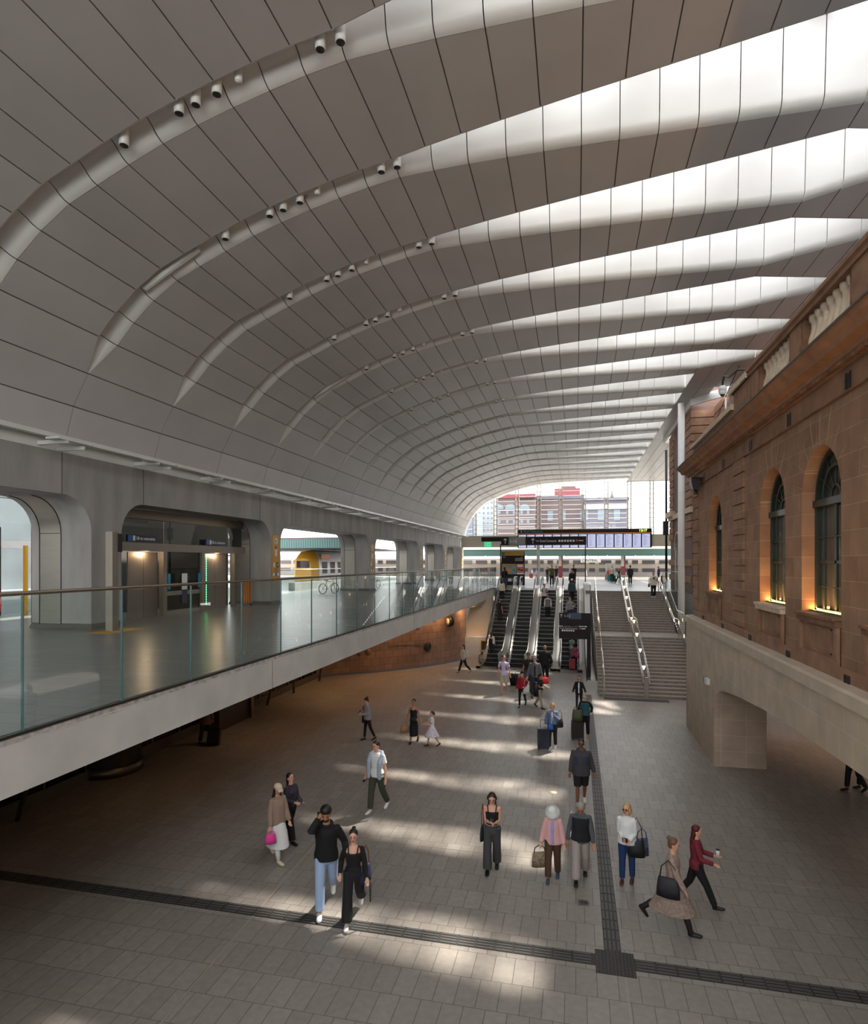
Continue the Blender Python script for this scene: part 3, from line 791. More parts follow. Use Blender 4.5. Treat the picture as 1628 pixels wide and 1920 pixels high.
# outer face polygon with opening from y=6.2 to 20.95 near pier corner
def soff(y):
    t=[(21.05,0),(21.03,1.9),(20.8,2.3),(20.3,2.55),(19.6,2.68),(18,2.86),(15.7,3.05),(13.5,3.16),(10.5,3.22),(4,3.22),(-12,3.22)]
    return t
t=soff(0)
for xx in (xf,):
    rt.add([(xx,Ye,0),(xx,21.05,0),(xx,21.05,4.16),(xx,Ye,4.16)],[(0,1,2,3)])
    lo=[(xx,p[0],p[1]) for p in t[1:]];hi=[(xx,p[0],4.16) for p in t[1:]];n=len(lo)
    rt.add([(xx,21.05,1.9)]+[(xx,21.05,4.16)]+[lo[0]],[(0,1,2)])
    rt.add(lo+hi,[(i,i+1,n+i+1,n+i) for i in range(n-1)])
rw=struct(rt.build('wall_retaining',M['retain'],fix=False));rw.data.name='retaining_wall'
s2=MB();s2.smooth=True
tt=[p for p in t]
s2.grid([[(xf,p[0],p[1]),(xf+.0,p[0],p[1]),(5.85,p[0]+.05,p[1])] for p in tt])
s2.build('opening_reveal',M['retainx'],rw,fix=False)
e2=MB();e2.add([(xf,Ye,0),(5.85,Ye,0),(5.85,Ye,4.4),(xf,Ye,4.4)],[(0,1,2,3)]);e2.add([(5.85,21.1,0),(5.85,Ye,0),(5.85,Ye,3.6),(5.85,21.1,3.6)],[(0,1,2,3)])
e2.build('pier_end',M['retainx'],rw,fix=False)
cpg=MB();cpg.prism([(xf-.05,4.16),(xf-.05,4.38),(xf+.0,4.42),(XW+.02,4.44),(XW+.02,4.16)],'y',-12,Ye+.03)
cpg.build('coping',M['retaincap'],rw)
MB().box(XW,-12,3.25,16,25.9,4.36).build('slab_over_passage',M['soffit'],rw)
struct(MB().box(17.5,-12,0,17.7,40,3.6).build('wall_passage',M['retain']))
struct(MB().box(6.1,33,0,17.6,33.2,3.9).build('wall_passage_end',M['retainx']))
xl=empty('exit_light_box',(xf,21.85,2.56),label='small white and green exit sign box on the sandstone pier',cat='sign')
MB().box(-.1,-.2,-.09,.0,.2,.09).build('housing',M['white'],xl)
MB().box(-.1,.2,-.09,.0,.36,.09).build('green_face',M['green'],xl)
# ================================================================= STAIRS
sx0,sx1=1.12,5.9
YB=30.85;RS=UP/36;GO=.35;LND=2.3
nos=[]
def stair_z(y):
    if y<=YB:return 0
    if y<YB+18*GO:return (y-YB)/GO*RS
    if y<YB+18*GO+LND:return 18*RS
    if y<YB+36*GO+LND:return 18*RS+(y-YB-18*GO-LND)/GO*RS
    return UP
z=0;y=YB
st=empty('staircase',(3.5,YB,0),label='wide stone staircase rising beside the escalators to the upper concourse',cat='stairs')
def off(o,p): o.parent=p;o.matrix_parent_inverse=Matrix.Translation(-p.location);return o
for n in range(36):
    if n==18:
        off(MB().box(sx0,y-.01,z-.04,sx1,y+LND+.02,z-.001).build('landing',M['stair']),st);y+=LND
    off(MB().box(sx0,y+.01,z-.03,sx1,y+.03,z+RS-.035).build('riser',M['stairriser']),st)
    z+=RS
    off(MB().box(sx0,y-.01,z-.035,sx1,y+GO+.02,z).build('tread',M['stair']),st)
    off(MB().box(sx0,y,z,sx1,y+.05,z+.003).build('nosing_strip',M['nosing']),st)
    y+=GO
YT=y
sd=MB()
for xx in (sx0-.02,sx1):
    sd.prism([(YB,0),(YB+18*GO,18*RS),(YB+18*GO+LND,18*RS),(YT,UP),(YT,0)],'x',xx,xx+.02)
off(sd.build('stringer',M['stair']),st)
tp=MB();tp.box(sx0+.2,YB-.75,.0,4.25,YB-.2,.008);o=tp.build('tactile_strip',M['tactile']);tag(o,'grey dotted warning strip at the foot of the staircase','tactile paving')
tp=MB();tp.box(sx0,YT+.3,0,5.9,YT+.8,.008);
# handrails
def rail_pts(x,h,ext0=.0,ext1=.0):
    ps=[(x,YB-.35+ext0,h),(x,YB,h+.0)]
    ps=[(x,YB-.1,h+.05),(x,YB+18*GO,18*RS+h),(x,YB+18*GO+LND-.3,18*RS+h),(x,YT-.1,UP+h),(x,YT+.4,UP+h)]
    return ps
def handrail(xl,label,pair=True,posts=True):
    h=empty('stair_handrail',(xl,YB,0),label=label,cat='handrail',group='stair handrails')
    for dx in ((-.14,.14) if pair else (0,)):
        ps=rail_pts(xl+dx,.98);ps=[(xl+dx,YB-.12,.72)]+ps[0:] if False else ps
        off(MB().tube(ps,.024,8).build('rail',M['chrome']),h)
        ps2=rail_pts(xl+dx,.72)
        off(MB().tube(ps2,.018,8).build('lower_rail',M['chrome']),h)
    if pair:
        for yy in (YB-.1,YT+.4): 
            z=stair_z(yy)
            off(MB().tube([(xl-.14,yy,z+1.0),(xl+.14,yy,z+1.0)],.024,8).build('end_bar',M['chrome']),h)
    ysn=[YB-.05]+[YB+1.2+1.75*i for i in range(9)]
    for yy in ysn:
        if yy>YT+.3:continue
        z=stair_z(yy)
        off(MB().box(xl-(.1 if pair else .03),yy-.02,z,xl+(.1 if pair else .03),yy+.02,z+.95).build('post',M['steel']),h)
        if yy>YB and pair or not pair and yy>YB:
            off(MB().prism([(xl-(.09 if pair else .025),z+.93),(xl+(.09 if pair else .025),z+.93),(xl+.015,z+.74),(xl-.015,z+.74)],'y',yy-.026,yy-.021).build('light',M['lampsoft']),h)
    return h
handrail(3.3,'double steel handrail with lit posts down the middle of the staircase')
handrail(1.35,'steel handrail along the left side of the staircase beside the escalators',pair=False)
handrail(5.75,'steel handrail with lit posts along the right side of the staircase',pair=False)
gs=empty('stair_glass_balustrade',(6.0,YB,0),label='glass balustrade with steel rail on the right side of the staircase',cat='balustrade')
b=MB()
for (y0,y1) in ((YB+3,YB+6.3),(YB+6.3,YB+8.6),(YB+8.6,YB+11.75),(YB+11.75,YT)):
    z0,z1=stair_z(y0),stair_z(y1)
    q=MB();q.add([(5.99,y0,z0+.05),(5.99,y1-.02,z1+.05),(5.99,y1-.02,z1+1.35),(5.99,y0,z0+1.35),(6.01,y0,z0+.05),(6.01,y1-.02,z1+.05),(6.01,y1-.02,z1+1.35),(6.01,y0,z0+1.35)],[(0,1,2,3),(4,5,6,7),(0,1,5,4),(1,2,6,5),(2,3,7,6),(3,0,4,7)])
    off(q.build('glass_panel',M['glass']),gs)
off(MB().tube([(6.0,YB+3,stair_z(YB+3)+1.38),(6.0,YB+6.3,18*RS+1.38),(6.0,YB+8.6,18*RS+1.38),(6.0,YT,UP+1.38)],.022,8).build('handrail',M['chrome']),gs)
# glass at the right edge of the upper floor
gu=empty('upper_glass_balustrade',(6.0,YT+.2,UP),label='glass balustrade panels beside the white column at the top of the stairs',cat='balustrade')
for a in range(2): MB().box(.1+a*1.3,-.01,0,1.35+a*1.3,.01,1.35).build('glass_panel',M['glass'],gu)
MB().box(0,-.04,0,.06,.04,1.4).build('post',M['steel'],gu);MB().box(1.36,-.04,0,1.4,.04,1.4).build('post',M['steel'],gu)
MB().tube([(0,0,1.38),(2.7,0,1.38)],.02,8).build('handrail',M['chrome'],gu)
struct(MB().box(6.05,45.8,0,7.2,45.99,4.46).box(7.2,41.3,0,14,45.99,4.46).build('wall_slab_edge',brickmat('grey_brick','XZ',.25,.08,((.2,.2,.2),(.24,.24,.235)),(.14,.14,.14),.006,.7)))
# ================================================================= ESCALATORS
EY0,EY1=38.0,48.8;IY0=39.5;IY1=IY0+UP/math.tan(R(30))
def ez(y):
    if y<IY0:return 0
    if y>IY1:return UP
    return (y-IY0)*math.tan(R(30))
esc=empty('escalator',(0,38,0))
W2=.5
stp=MB();se=MB()
y=EY0;ST_=.4
n=0
yy=EY0
while yy<EY1-.2:
    z=ez(yy+ST_);z=max(0,z)
    zp=ez(yy)
    q_=off(MB().box(-W2,yy,-.3 if z<.01 else zp-.25,W2,yy+ST_,z).build('step',M['step']),esc)
    MB().box(-W2,yy-.004,z-.02,W2,yy+.045,z+.004).build('step_edge',M['stepedge'],q_)
    yy+=ST_
yr=MB();yr.box(-W2,EY0,0.0,W2,EY0+.05,.01)
off(MB().box(-W2-.15,36.6,0,W2+.15,EY0,.012).build('floor_plate',M['comb']),esc);off(MB().box(-W2-.15,EY1-.1,UP,W2+.15,EY1+1.3,UP+.012).build('floor_plate',M['comb']),esc)
off(MB().box(-W2,EY1-.15,UP+.012,W2,EY1-.05,UP+.02).build('comb_plate',M['yellow']),esc)
def epath(h,y0,y1):
    ps=[(y0,h)]
    ps+=[(IY0-.35,h),(IY0+.1,h+.1)]
    ps+=[(IY0+t*(IY1-IY0),ez(IY0+t*(IY1-IY0))+h) for t in (.08,.25,.5,.75,.92)]
    ps+=[(IY1-.1,UP+h-.09),(IY1+.35,UP+h),(y1,UP+h)]
    return ps
for s in (-1,1):
    x=s*(W2+.07)
    g=MB();ps=epath(0,37.4,EY1+.6);n=len(ps)
    lo=[(x,p[0],p[1]+.12) for p in ps];hi=[(x,p[0],p[1]+.88) for p in ps]
    g.add(lo+hi,[(i,i+1,n+i+1,n+i) for i in range(n-1)])
    off(g.build('balustrade_glass',M['clear'],fix=False),esc)
    # skirt / decking
    d=MB();wi=.27
    a0=s*(W2+.0);a1=s*(W2+wi)
    lo=[(p[0],p[1]) for p in ps]
    rows=[[(a0,p[0],p[1]-.15),(a0,p[0],p[1]+.13),(a1,p[0],p[1]+.16),(a1,p[0],p[1]-.9 if p[1]>.95 else max(0.,p[1]-.9))] for p in epath(0,37.2,EY1+.8)]
    d.grid(rows);off(d.build('decking',M['steelpanel'],fix=False),esc)
    # handrail loop
    hp=epath(.93,37.3,EY1+.7)
    hr=[(x,hp[0][0]+.5,.28),(x,hp[0][0]+.1,.28),(x,hp[0][0]-.2,.42),(x,hp[0][0]-.3,.62),(x,hp[0][0]-.2,.82)]+[(x,p[0],p[1]) for p in hp]+[(x,hp[-1][0]+.2,UP+.82),(x,hp[-1][0]+.3,UP+.62),(x,hp[-1][0]+.2,UP+.42),(x,hp[-1][0]-.1,UP+.28)]
    off(MB().tube(hr,[(.028,.04)]*len(hr),10).build('handrail',M['handrail']),esc)
    hr2=[(x,p[0],p[1]-.05) for p in hp]
    off(MB().tube(hr2,.03,6).build('handrail_guide',M['chrome']),esc)
EX=[-5.2,-3.6,-1.98,-.4]
for n,x in enumerate(EX):
    o=esc if n==0 else copy_tree(esc)
    if n:
        for ch in o.children: pass
    o.location=(x,38,0)
    tag(o,('leftmost escalator beside the balcony, riders standing on it','second escalator from the left with empty dark steps','third escalator from the left with two men riding down','rightmost escalator partly behind the hanging black sign')[n],'escalator','four parallel escalators')
pn=MB()
for a,b in ((-4.43,-4.37),(-2.83,-2.75),(-1.21,-1.17)):
    rows=[[(a,p[0],p[1]+.155),(b,p[0],p[1]+.155)] for p in epath(0,37.2,EY1+.8)];pn.grid(rows)
struct(pn.build('trim_9',M['steelpanel'],fix=False))
cl=MB()
rows=[[(.37,p[0],p[1]+.155),(.55,p[0],p[1]+.2),(.6,p[0],max(0,p[1]-.0)+.5),(.98,p[0],max(0,p[1])+.5),(1.1,p[0],max(0,p[1])+.45),(1.1,p[0],0)] for p in epath(0,32.2,EY1+.8)]
cl.grid(rows);cl.add([(.37,32.2,0),(.37,32.2,.155),(.6,32.2,.5),(.98,32.2,.5),(1.1,32.2,.45),(1.1,32.2,0)],[(0,1,2,3,4,5)])
struct(cl.build('trim_10',M['steelpanel'],fix=False)).data.name='escalator_side_cladding'
# underside closing walls beneath the escalators / upper floor
struct(MB().box(-6.56,50.2,0,.7,50.4,3.9).build('wall_under_escalators',M['concrete']))
cw=MB();cw.add([(-5.98,38.0,0.0),(-5.98,51,0.),(-5.98,51,4.5),(-5.98,IY1,4.55),(-5.98,IY0,.1)],[(0,1,2,3,4)])
struct(cw.build('wall_escalator_side',M['cream'],fix=False))
gp=empty('glass_divider',(.75,YT+.6,UP),label='curved-top glass panel between the right escalator and the staircase',cat='glass panel')
MB().prism([(-2.6,-1.1),(-2.6,.9),(-2.4,1.1),(.4,1.45),(.6,1.3),(.6,0),(-1.2,0)],'x',-.01,.01).build('glass_panel',M['glass'],gp)
# gold-lit recess with concrete bench under the balcony end
gw=MB();gw.add([(-7.6,41.8,1.42),(-6.0,41.8,1.42),(-6.0,45.6,4.0),(-7.6,45.6,4.0)],[(0,1,2,3)]);struct(MB().box(-14.4,45.6,0,-6.0,45.8,4.0).build('wall_recess_back',M['fascia']))
go=struct(gw.build('wall_slanted',mat('pale_slanted_panel',(.5,.4,.3),.45),fix=False))
b=MB();b.box(-7.45,41.2,0,-6.0,41.9,1.42);struct(b.build('wall_block',M['fascia']))
ys=empty('yellow_safety_sign',(-6.1,40.9,0),label='narrow yellow and black sign panel beside the leftmost escalator foot',cat='sign')
MB().box(-.16,0,.25,.3,.05,1.25).build('frame',M['yellow'],ys);MB().box(-.1,-.01,.3,.24,.0,1.2).build('panel',M['black'],ys)
# ================================================================= TILED WALL, CLOCK, MEDALLION
base=[(-14.4,31.9),(-13.6,32.9),(-12.6,33.7),(-11.6,34.35),(-10.4,35.6),(-9.1,37.1),(-8.2,38.5),(-7.6,39.8),(-7.35,41.4)]
tw_=MB();tw_.smooth=True
tw_.grid([[(x,y,z) for x,y in base] for z in (0,.5,1,1.5,2,2.5,3,3.5,3.9)])
tt=struct(tw_.build('wall_tiled',M['tilewall'],fix=False))
kb=MB();kb.grid([[(x+.03,y-.04,z) for x,y in base] for z in (0,.14)]);struct(kb.build('baseboard_tiled',mat('bluish_base',(.16,.17,.24),.5),fix=False))
def on_tile(t,dz,out=.03):
    i=int(t);f=t-i;a=Vector((*base[i],0));b=Vector((*base[i+1],0));p=a.lerp(b,f);d=(b-a).normalized();n=Vector((d.y,-d.x,0))
    return p+n*out+Vector((0,0,dz)),math.atan2(d.y,d.x)
p,a=on_tile(5.05,1.25)
md=empty('round_medallion',p,a,label='dark round openwork medallion on the terracotta tiled wall',cat='medallion')
b=MB()
b.lathe([(.0,-.01),(.3,-.01),(.3,.03),(.0,.03)],n=28,axis='y');b.build('disc',M['dark'],md)
b=MB()
for q in range(12):
    A=PI*q/6;b.bar((.1*math.cos(A),-.02,.1*math.sin(A)),(.27*math.cos(A),-.02,.27*math.sin(A)),.03,.02,up=(0,1,0))
b.build('spoke',M['bronze'],md)
p,a=on_tile(6.1,2.75)
ck=empty('wall_clock',p+Vector((.28,-.35,0)),R(40),label='black double-faced station clock on a bracket on the tiled wall',cat='clock')
b=MB();b.lathe([(.0,-.16),(.24,-.16),(.33,-.12),(.33,.12),(.24,.16),(0,.16)],n=28,axis='x');b.build('case',M['dark'],ck)
MB().lathe([(0,-.175),(.22,-.175),(.22,-.16)],n=24,axis='x').build('face',mat('clock_face',(.75,.62,.4),.5),ck)
h=MB();h.bar((-.182,0,0),(-.182,.04,.17),.02,.006,up=(1,0,0));h.bar((-.182,0,0),(-.182,.1,.02),.02,.006,up=(1,0,0))
for q in range(12):
    A=PI*q/6;h.bar((-.18,.17*math.cos(A),.17*math.sin(A)),(-.18,.205*math.cos(A),.205*math.sin(A)),.014,.004,up=(1,0,0))
h.build('hands_and_marks',M['black'],ck)
MB().tube([(0,.3,0),(0,.55,0)],.05,8).build('bracket',M['dark'],ck)
# metal line drawing and round reliefs on the tiles
rl=MB()
line=[(3.05,.95),(3.05,1.35),(3.22,1.35),(3.22,1.52),(3.4,1.52),(3.4,1.95),(3.47,2.05),(3.54,1.95),(3.54,1.52),(4.85,1.42)]
pts=[on_tile(t-.0,z,.035)[0] for t,z in line]
rl.tube(pts,.014,6);tag(rl.build('metal_line_relief',M['chrome']),'thin silver line relief of a clock tower running across the tiled wall','wall art')
random.seed(5);n=0
for (t,z) in ((1.1,1.6),(1.5,1.6),(1.95,1.6),(2.4,1.6),(1.5,2.0),(1.9,2.45),(2.45,2.45),(3.0,2.45),(3.5,2.9),(3.95,2.9),(4.35,2.9),(4.7,3.3),(5.1,3.3)):
    p,a=on_tile(t+.3,z-.35,.02)
    o=MB().lathe([(.19,-.012),(.19,.0),(.17,.012),(0,.012)],n=20,axis='y').build('round_relief',M['tilewall'] if n else M['tilewall'])
    o.location=p;o.rotation_euler=(0,0,a)
    tag(o,'round terracotta relief tile, %s from the left on the curved tiled wall'%ORD[n],'relief tile','round relief tiles');n+=1
# ================================================================= UNDERCROFT (left, below the balcony)
struct(MB().box(-18,31.9,0,-14.2,32.1,3.9).build('wall_undercroft_end',M['soffit']))
ug=empty('shopfront',(-14.2,22,0),label='dark glazed shopfront with thin bronze mullions under the balcony',cat='shopfront')
def offb(b,name,m,p): return off(b.build(name,m),p)
g=MB();g.box(-14.22,8,.3,-14.2,31.9,3.75);offb(g,'pane',glassmat('shop_glass',(.35,.3,.25),.9),ug)
fr=MB()
y=8.
while y<31.9: fr.box(-14.26,y,0,-14.16,y+.07,3.76);y+=1.46
fr.box(-14.25,8,2.5,-14.17,31.9,2.58);offb(fr,'mullion',M['bronze'],ug)
offb(MB().box(-14.26,8,0,-14.15,31.9,.3),'kick_plate',M['soffit'],ug)
struct(MB().box(-17.6,-12,0,-17.5,31.9,3.9).build('wall_shop_back',mat('brown_shop_wall',(.24,.13,.07),.7,0,.4,1.5)))
cg=empty('curved_entrance',(-14.3,16.4,0),label='curved dark glass entrance drum under the balcony',cat='entrance')
MB().lathe([(.95,.28),(.95,3.7)],n=24).build('glass_drum',M['darkglass'],cg);MB().lathe([(1.0,0),(1.0,.28),(.9,.28)],n=24).build('steel_base',M['bronze'],cg)
db=empty('dark_partition',(-13.7,22.2,0),label='dark brown partition panel under the balcony beside the shopfront',cat='partition')
MB().box(-.45,-1.2,0,.35,1.2,3.7).build('panel',mat('brown_panel',(.05,.028,.02),.4),db);MB().box(.35,1.0,0,.45,1.25,3.7).build('edge_frame',M['bronze'],db)
for n,(y,lean) in enumerate(((12.6,1.3),(25.4,1.6),(28.1,0.),(31.2,1.3))):
    o=MB().tube([(-13.7,y,0),(-13.7+lean*.1,y+lean,3.76)],.055,8).build('raking_strut',M['bronze'])
    tag(o,'bronze raking strut under the balcony, %s from the left'%ORD[n],'strut','struts under the balcony')
# warm downlights below the slab
for n,(x,y,e) in enumerate(((-10.5,15,7),(-10.5,21,16),(-10.5,27,30),(-9.8,33,38),(-12.5,30,26),(-16,20,9),(-16,27,18),(-11,9,2))):
    l=bpy.data.lights.new('downlight','SPOT');l.energy=e*2.2;l.spot_size=R(120);l.spot_blend=.8;l.color=(1,.55,.25);l.shadow_soft_size=.08
    o=bpy.data.objects.new('downlight',l);COL.objects.link(o);o.location=(x,y,3.7)
    q=MB().lathe([(.07,3.735),(.07,3.757),(.0,3.757)],n=12).build('recessed_downlight',M['lampsoft']);q.location=(x,y,-.0)
    tag(q,'small round recessed downlight in the balcony underside near the %s bay'%ORD[n],'light','recessed downlights')
# cove light over tiled wall and in the slanted recess
for (x,y,z,e,dx,dy) in ((-10.2,35.3,3.6,12,.5,-.5),(-8.4,37.6,3.6,16,.5,-.5),(-7.1,40.6,3.5,14,.2,-.4)):
    l=bpy.data.lights.new('cove_light','AREA');l.shape='RECTANGLE';l.size=1.6;l.size_y=.1;l.energy=e;l.color=(1,.6,.3)
    o=bpy.data.objects.new('cove_light',l);COL.objects.link(o);o.location=(x+.25,y-.3,z)
    o.rotation_euler=Vector((-.35,.35,-1)).to_track_quat('-Z','Y').to_euler()
l=bpy.data.lights.new('recess_light','SPOT');l.energy=130;l.spot_size=R(70);l.spot_blend=.9;l.color=(1,.6,.28)
o=bpy.data.objects.new('recess_light',l);COL.objects.link(o);o.location=(-6.6,43.4,3.75);o.rotation_euler=Vector((.0,-.75,-1)).to_track_quat('-Z','Y').to_euler()
l=bpy.data.lights.new('passage_light','SPOT');l.energy=60;l.spot_size=R(120);l.spot_blend=.8;l.color=(1,.6,.35)
for p in ((9,24,3.2),(12,18,3.2),(9,14,3.2)):
    o=bpy.data.objects.new('passage_light',l);COL.objects.link(o);o.location=p
# ================================================================= UNSEEN WALLS added to control sky light, behind the camera and sides
struct(MB().box(12.3,50.6,UP,12.5,78.5,16.5).build('wall_far_side',M['cream']))  # hidden wall added to keep sky light off the far roof panels
struct(MB().box(-17,-12.3,-.1,18,-12,7.5).build('wall_back_light_block',M['concrete']))  # unseen wall added to block sky light from behind the camera
b=MB()
for x in (-14.2,-9,-4,1,6,11.5): b.box(x-.15,-12.25,7.5,x+.15,-12.05,16.6)
b.box(-14.4,-12.25,7.5,14,-12.05,7.8);w_=struct(b.build('window_40',M['white']))  # unseen glazed opening added to let in fill light from behind
MB().box(-14.2,-12.16,7.8,14,-12.14,17).build('pane',M['clear'],w_)
struct(MB().box(14,-12,3.5,14.2,79,16.5).build('wall_right_outer',M['sandplain']))  # unseen wall, lengthened so no open sky reflects in the balcony glass
# ================================================================= FAR LOUVRED FACADE
YF=78.8
fb=MB();fb.box(-14.4,YF-.3,8.5,12.4,YF+.3,9.98);struct(fb.build('wall_far',M['cream'])).data.name='facade_beam'
st_=MB();st_.box(-14.4,YF-.34,9.66,12.4,YF-.3,9.72);struct(st_.build('trim_11',M['fascia']))
MX=[-12.8,-10.08,-7.33,-4.56,-1.84,.98,3.68,6.4,9.02,11.7]
def zarch(x): return zroof(x)
for n,x in enumerate(MX):
    b=MB();t=zarch(x)+.1
    for dx in (-.2,.2): b.box(x+dx-.055,YF-.25,9.98,x+dx+.055,YF+.1,t)
    z=10.2
    while z<t-.3: b.box(x-.2,YF-.2,z,x+.2,YF-.1,z+.07);z+=.585
    o=b.build('mullion_pair',M['cream']);tag(o,'tall cream twin mullion of the louvred end window, %s from the left'%ORD[n],'mullion','twin mullions of the end window')
ed=[-14.0]+MX
for n,(a,b_) in enumerate(zip(ed[:-1],ed[1:])):
    lv=empty('window_%d'%(20+n),((a+b_)/2,YF,10));struct(lv)
    b=MB();z=10.25;top=zarch((a+b_)/2 if n else -13)
    zt=min(zarch(a+.25),zarch(b_-.25))
    bl=MB()
    while z<zt-.15:
        if n>=6 and z>14.5: break
        bl=MB();bl.add([(a+.25,YF-.2,z),(b_-.25,YF-.2,z),(b_-.25,YF+.18,z+.07),(a+.25,YF+.18,z+.07),(a+.25,YF-.2,z-.035),(b_-.25,YF-.2,z-.035),(b_-.25,YF+.18,z+.035),(a+.25,YF+.18,z+.035)],[(0,1,2,3),(4,5,6,7),(0,1,5,4),(2,3,7,6)])
        off(bl.build('louvre_blade',M['louvre']),lv)
        z+=.585
    g=MB();pts=[(a+.2,10),(b_-.2,10)]
    for t in range(5):
        x=b_-.2-(b_-a-.4)*t/4;pts.append((x,zarch(x)))
    g.add([(p[0],YF+.22,p[1]) for p in pts],[tuple(range(len(pts)))])
    off(g.build('pane',M['clear'],fix=False),lv)
# arch rib closing the vault at the facade
ab=MB()
for i in range(0,NX-1): ab.bar((XS[i],YF-.1,ZS[i]+.1),(XS[i+1],YF-.1,ZS[i+1]+.1),.5,.3)
struct(ab.build('trim_12',M['white'])).data.name='end_arch'
# departure board
bd=empty('departure_board',(.9,78.22,8.35),label='long lit departure board with fifteen screens hung below the end window',cat='departure board')
bw=8.1
MB().box(-bw,0,0,bw,.3,2.32).build('casing',M['sign'],bd)
MB().box(-bw+.05,-.02,1.75,bw-.05,0,1.86).build('orange_strip',M['orange'],bd)
for q in range(15):
    x=-bw+.12+q*(2*bw-.2)/15
    MB().box(x,-.03,.05,x+.93,0,1.68).build('screen',M['screen'],bd)
    t=MB();random.seed(q)
    z=1.5
    while z>.3: 
        t.box(x+.15,-.036,z,x+.2+random.uniform(.15,.5),-.031,z+.035);z-=.09
    t.box(x+.72,-.036,1.2,x+.8,-.031,1.26);t.box(x+.1,-.036,.28,x+.4,-.031,.32)
    t.build('screen_text',M['screenlines'],bd)
    MB().box(x+.08,-.036,1.54,x+.18,-.031,1.62).build('line_symbol',[M['orange'],M['red'],M['green'],M['yellow'],M['navy']][q%5],bd)
text('Next Departures',.34,(-bw+.75,-.03,2.08),FRONT,M['cyan'],bd)
MB().box(-bw+.35,-.03,1.98,-bw+.55,-.02,2.2).build('train_symbol',M['cyan'],bd)
text('13:17',.42,(bw-1.5,-.03,2.07),FRONT,M['ledyellow'],bd)
# overhead wayfinding gantry at the head of the escalators
og=empty('wayfinding_gantry',(-2.65,52,UP),label='wide charcoal overhead sign on slim posts at the head of the escalators',cat='sign')
s=52.5/48.0
gz=3.5
MB().box(-3.55,0,gz,3.5,.12,gz+.72).build('sign_panel',M['sign'],og)
MB().box(-5.25,0,gz+.34,-3.55,.12,gz+.72).build('arm_panel',M['sign'],og)
for x in (-3.6,3.42): MB().box(x-.04,.02,0,x+.04,.1,gz+.1).build('post',M['sign'],og)
def arrow(x,z,sz,parent,y=-.012,m=None):
    b=MB();b.bar((x,y,z-sz),(x,y,z+sz),.22*sz,.01,up=(0,1,0))
    b.bar((x,y,z+sz),(x-.62*sz,y,z+.3*sz),.22*sz,.01,up=(0,1,0));b.bar((x,y,z+sz),(x+.62*sz,y,z+.3*sz),.22*sz,.01,up=(0,1,0))
    return b.build('arrow',m or M['signwhite'],parent)
MB().box(-2.9,-.008,gz+.04,-1.5,0,gz+.68).build('inset_panel',mat('grey_inset',(.16,.15,.15),.3),og)
arrow(-3.2,gz+.36,.22,og);arrow(-.87,gz+.36,.22,og)
text('1-12',.34,(-2.83,-.012,gz+.33),FRONT,M['signwhite'],og)
text('Grand Concourse',.3,(-.3,-.012,gz+.35),FRONT,M['signwhite'],og,font_w=.62)
text('(A-C)',.16,(.0,-.012,gz+.35),FRONT,M['signwhite'],og,font_w=.8) if False else None
for q in range(6): MB().box(1.24+q*.23,-.012,gz+.27,1.4+q*.23,0,gz+.43).build('pictogram',M['signwhite'],og)
MB().box(-.6,-.012,gz+.3,-.38,0,gz+.4).build('pictogram',mat('faint_sign_grey',(.3,.3,.3),.5),og)
text('1-7',.1,(3.0,-.02,gz+.1),FRONT,M['sign'],og) if False else None
MB().lathe([(0,0),(.1,0),(.1,.012),(0,.012)],(2.72,-.013,gz+.36),16,axis='y').build('red_disc',M['red'],og);MB().box(2.88,-.012,gz+.33,3.25,0,gz+.39).build('small_text',M['signwhite'],og)
xg=empty('exit_sign',(-7.3,52,UP+gz),label='small green running-man exit sign hanging under the overhead sign arm',cat='sign')
MB().box(-.35,0,-.1,.25,.08,.3).build('face',M['exitlit'],xg)
b=MB();b.ball((-.2,-.012,.2),.035,.01,.035,8,6);b.bar((-.2,-.012,.16),(-.22,-.012,.06),.05,.01,up=(0,1,0));b.bar((-.22,-.012,.06),(-.28,-.012,-.04),.03,.01,up=(0,1,0));b.bar((-.22,-.012,.06),(-.14,-.012,-.04),.03,.01,up=(0,1,0));b.bar((-.2,-.012,.14),(-.1,-.012,.1),.025,.01,up=(0,1,0))
b.bar((0,-.012,.1),(.18,-.012,.1),.03,.01,up=(0,1,0));b.bar((.18,-.012,.1),(.1,-.012,.17),.03,.01,up=(0,1,0));b.bar((.18,-.012,.1),(.1,-.012,.03),.03,.01,up=(0,1,0))
b.build('pictogram',M['signwhite'],xg)
# welcome totem
wt=empty('information_totem',(-5.55,55.5,UP),label='dark information totem with yellow header and station map behind the left escalators',cat='totem')
MB().box(-1.05,0,0,1.05,.25,3.05).build('body',M['sign'],wt)
MB().box(-1.0,-.02,2.68,1.0,0,3.0).build('header',M['yellow'],wt)
text('Welcome to Central',.24,(-.68,-.03,2.84),FRONT,M['black'],wt,font_w=.78)
MB().box(-.95,-.03,2.72,-.75,-.02,2.96).build('info_symbol',M['black'],wt)
text('8-23',.13,(-.9,-.03,2.52),FRONT,M['signwhite'],wt);text('1-7',.13,(.7,-.03,2.52),FRONT,M['signwhite'],wt)
for z in (2.4,2.3,2.2): MB().box(.2,-.03,z,.9,-.02,z+.025).build('small_text',M['signwhite'],wt)
MB().box(-1.0,-.03,.98,.32,-.02,1.78).build('map',mat('map_blue',(.08,.16,.2),.4,0,.8,5,col2=(.25,.33,.3)),wt)
MB().box(-1.0,-.03,1.8,.32,-.02,1.92).build('map_header',M['yellow'],wt)
mp=MB();mp.box(-.58,-.04,1.1,-.3,-.03,1.5);mp.box(-.28,-.04,1.25,-.1,-.03,1.45);mp.build('map_station',M['orange'],wt)
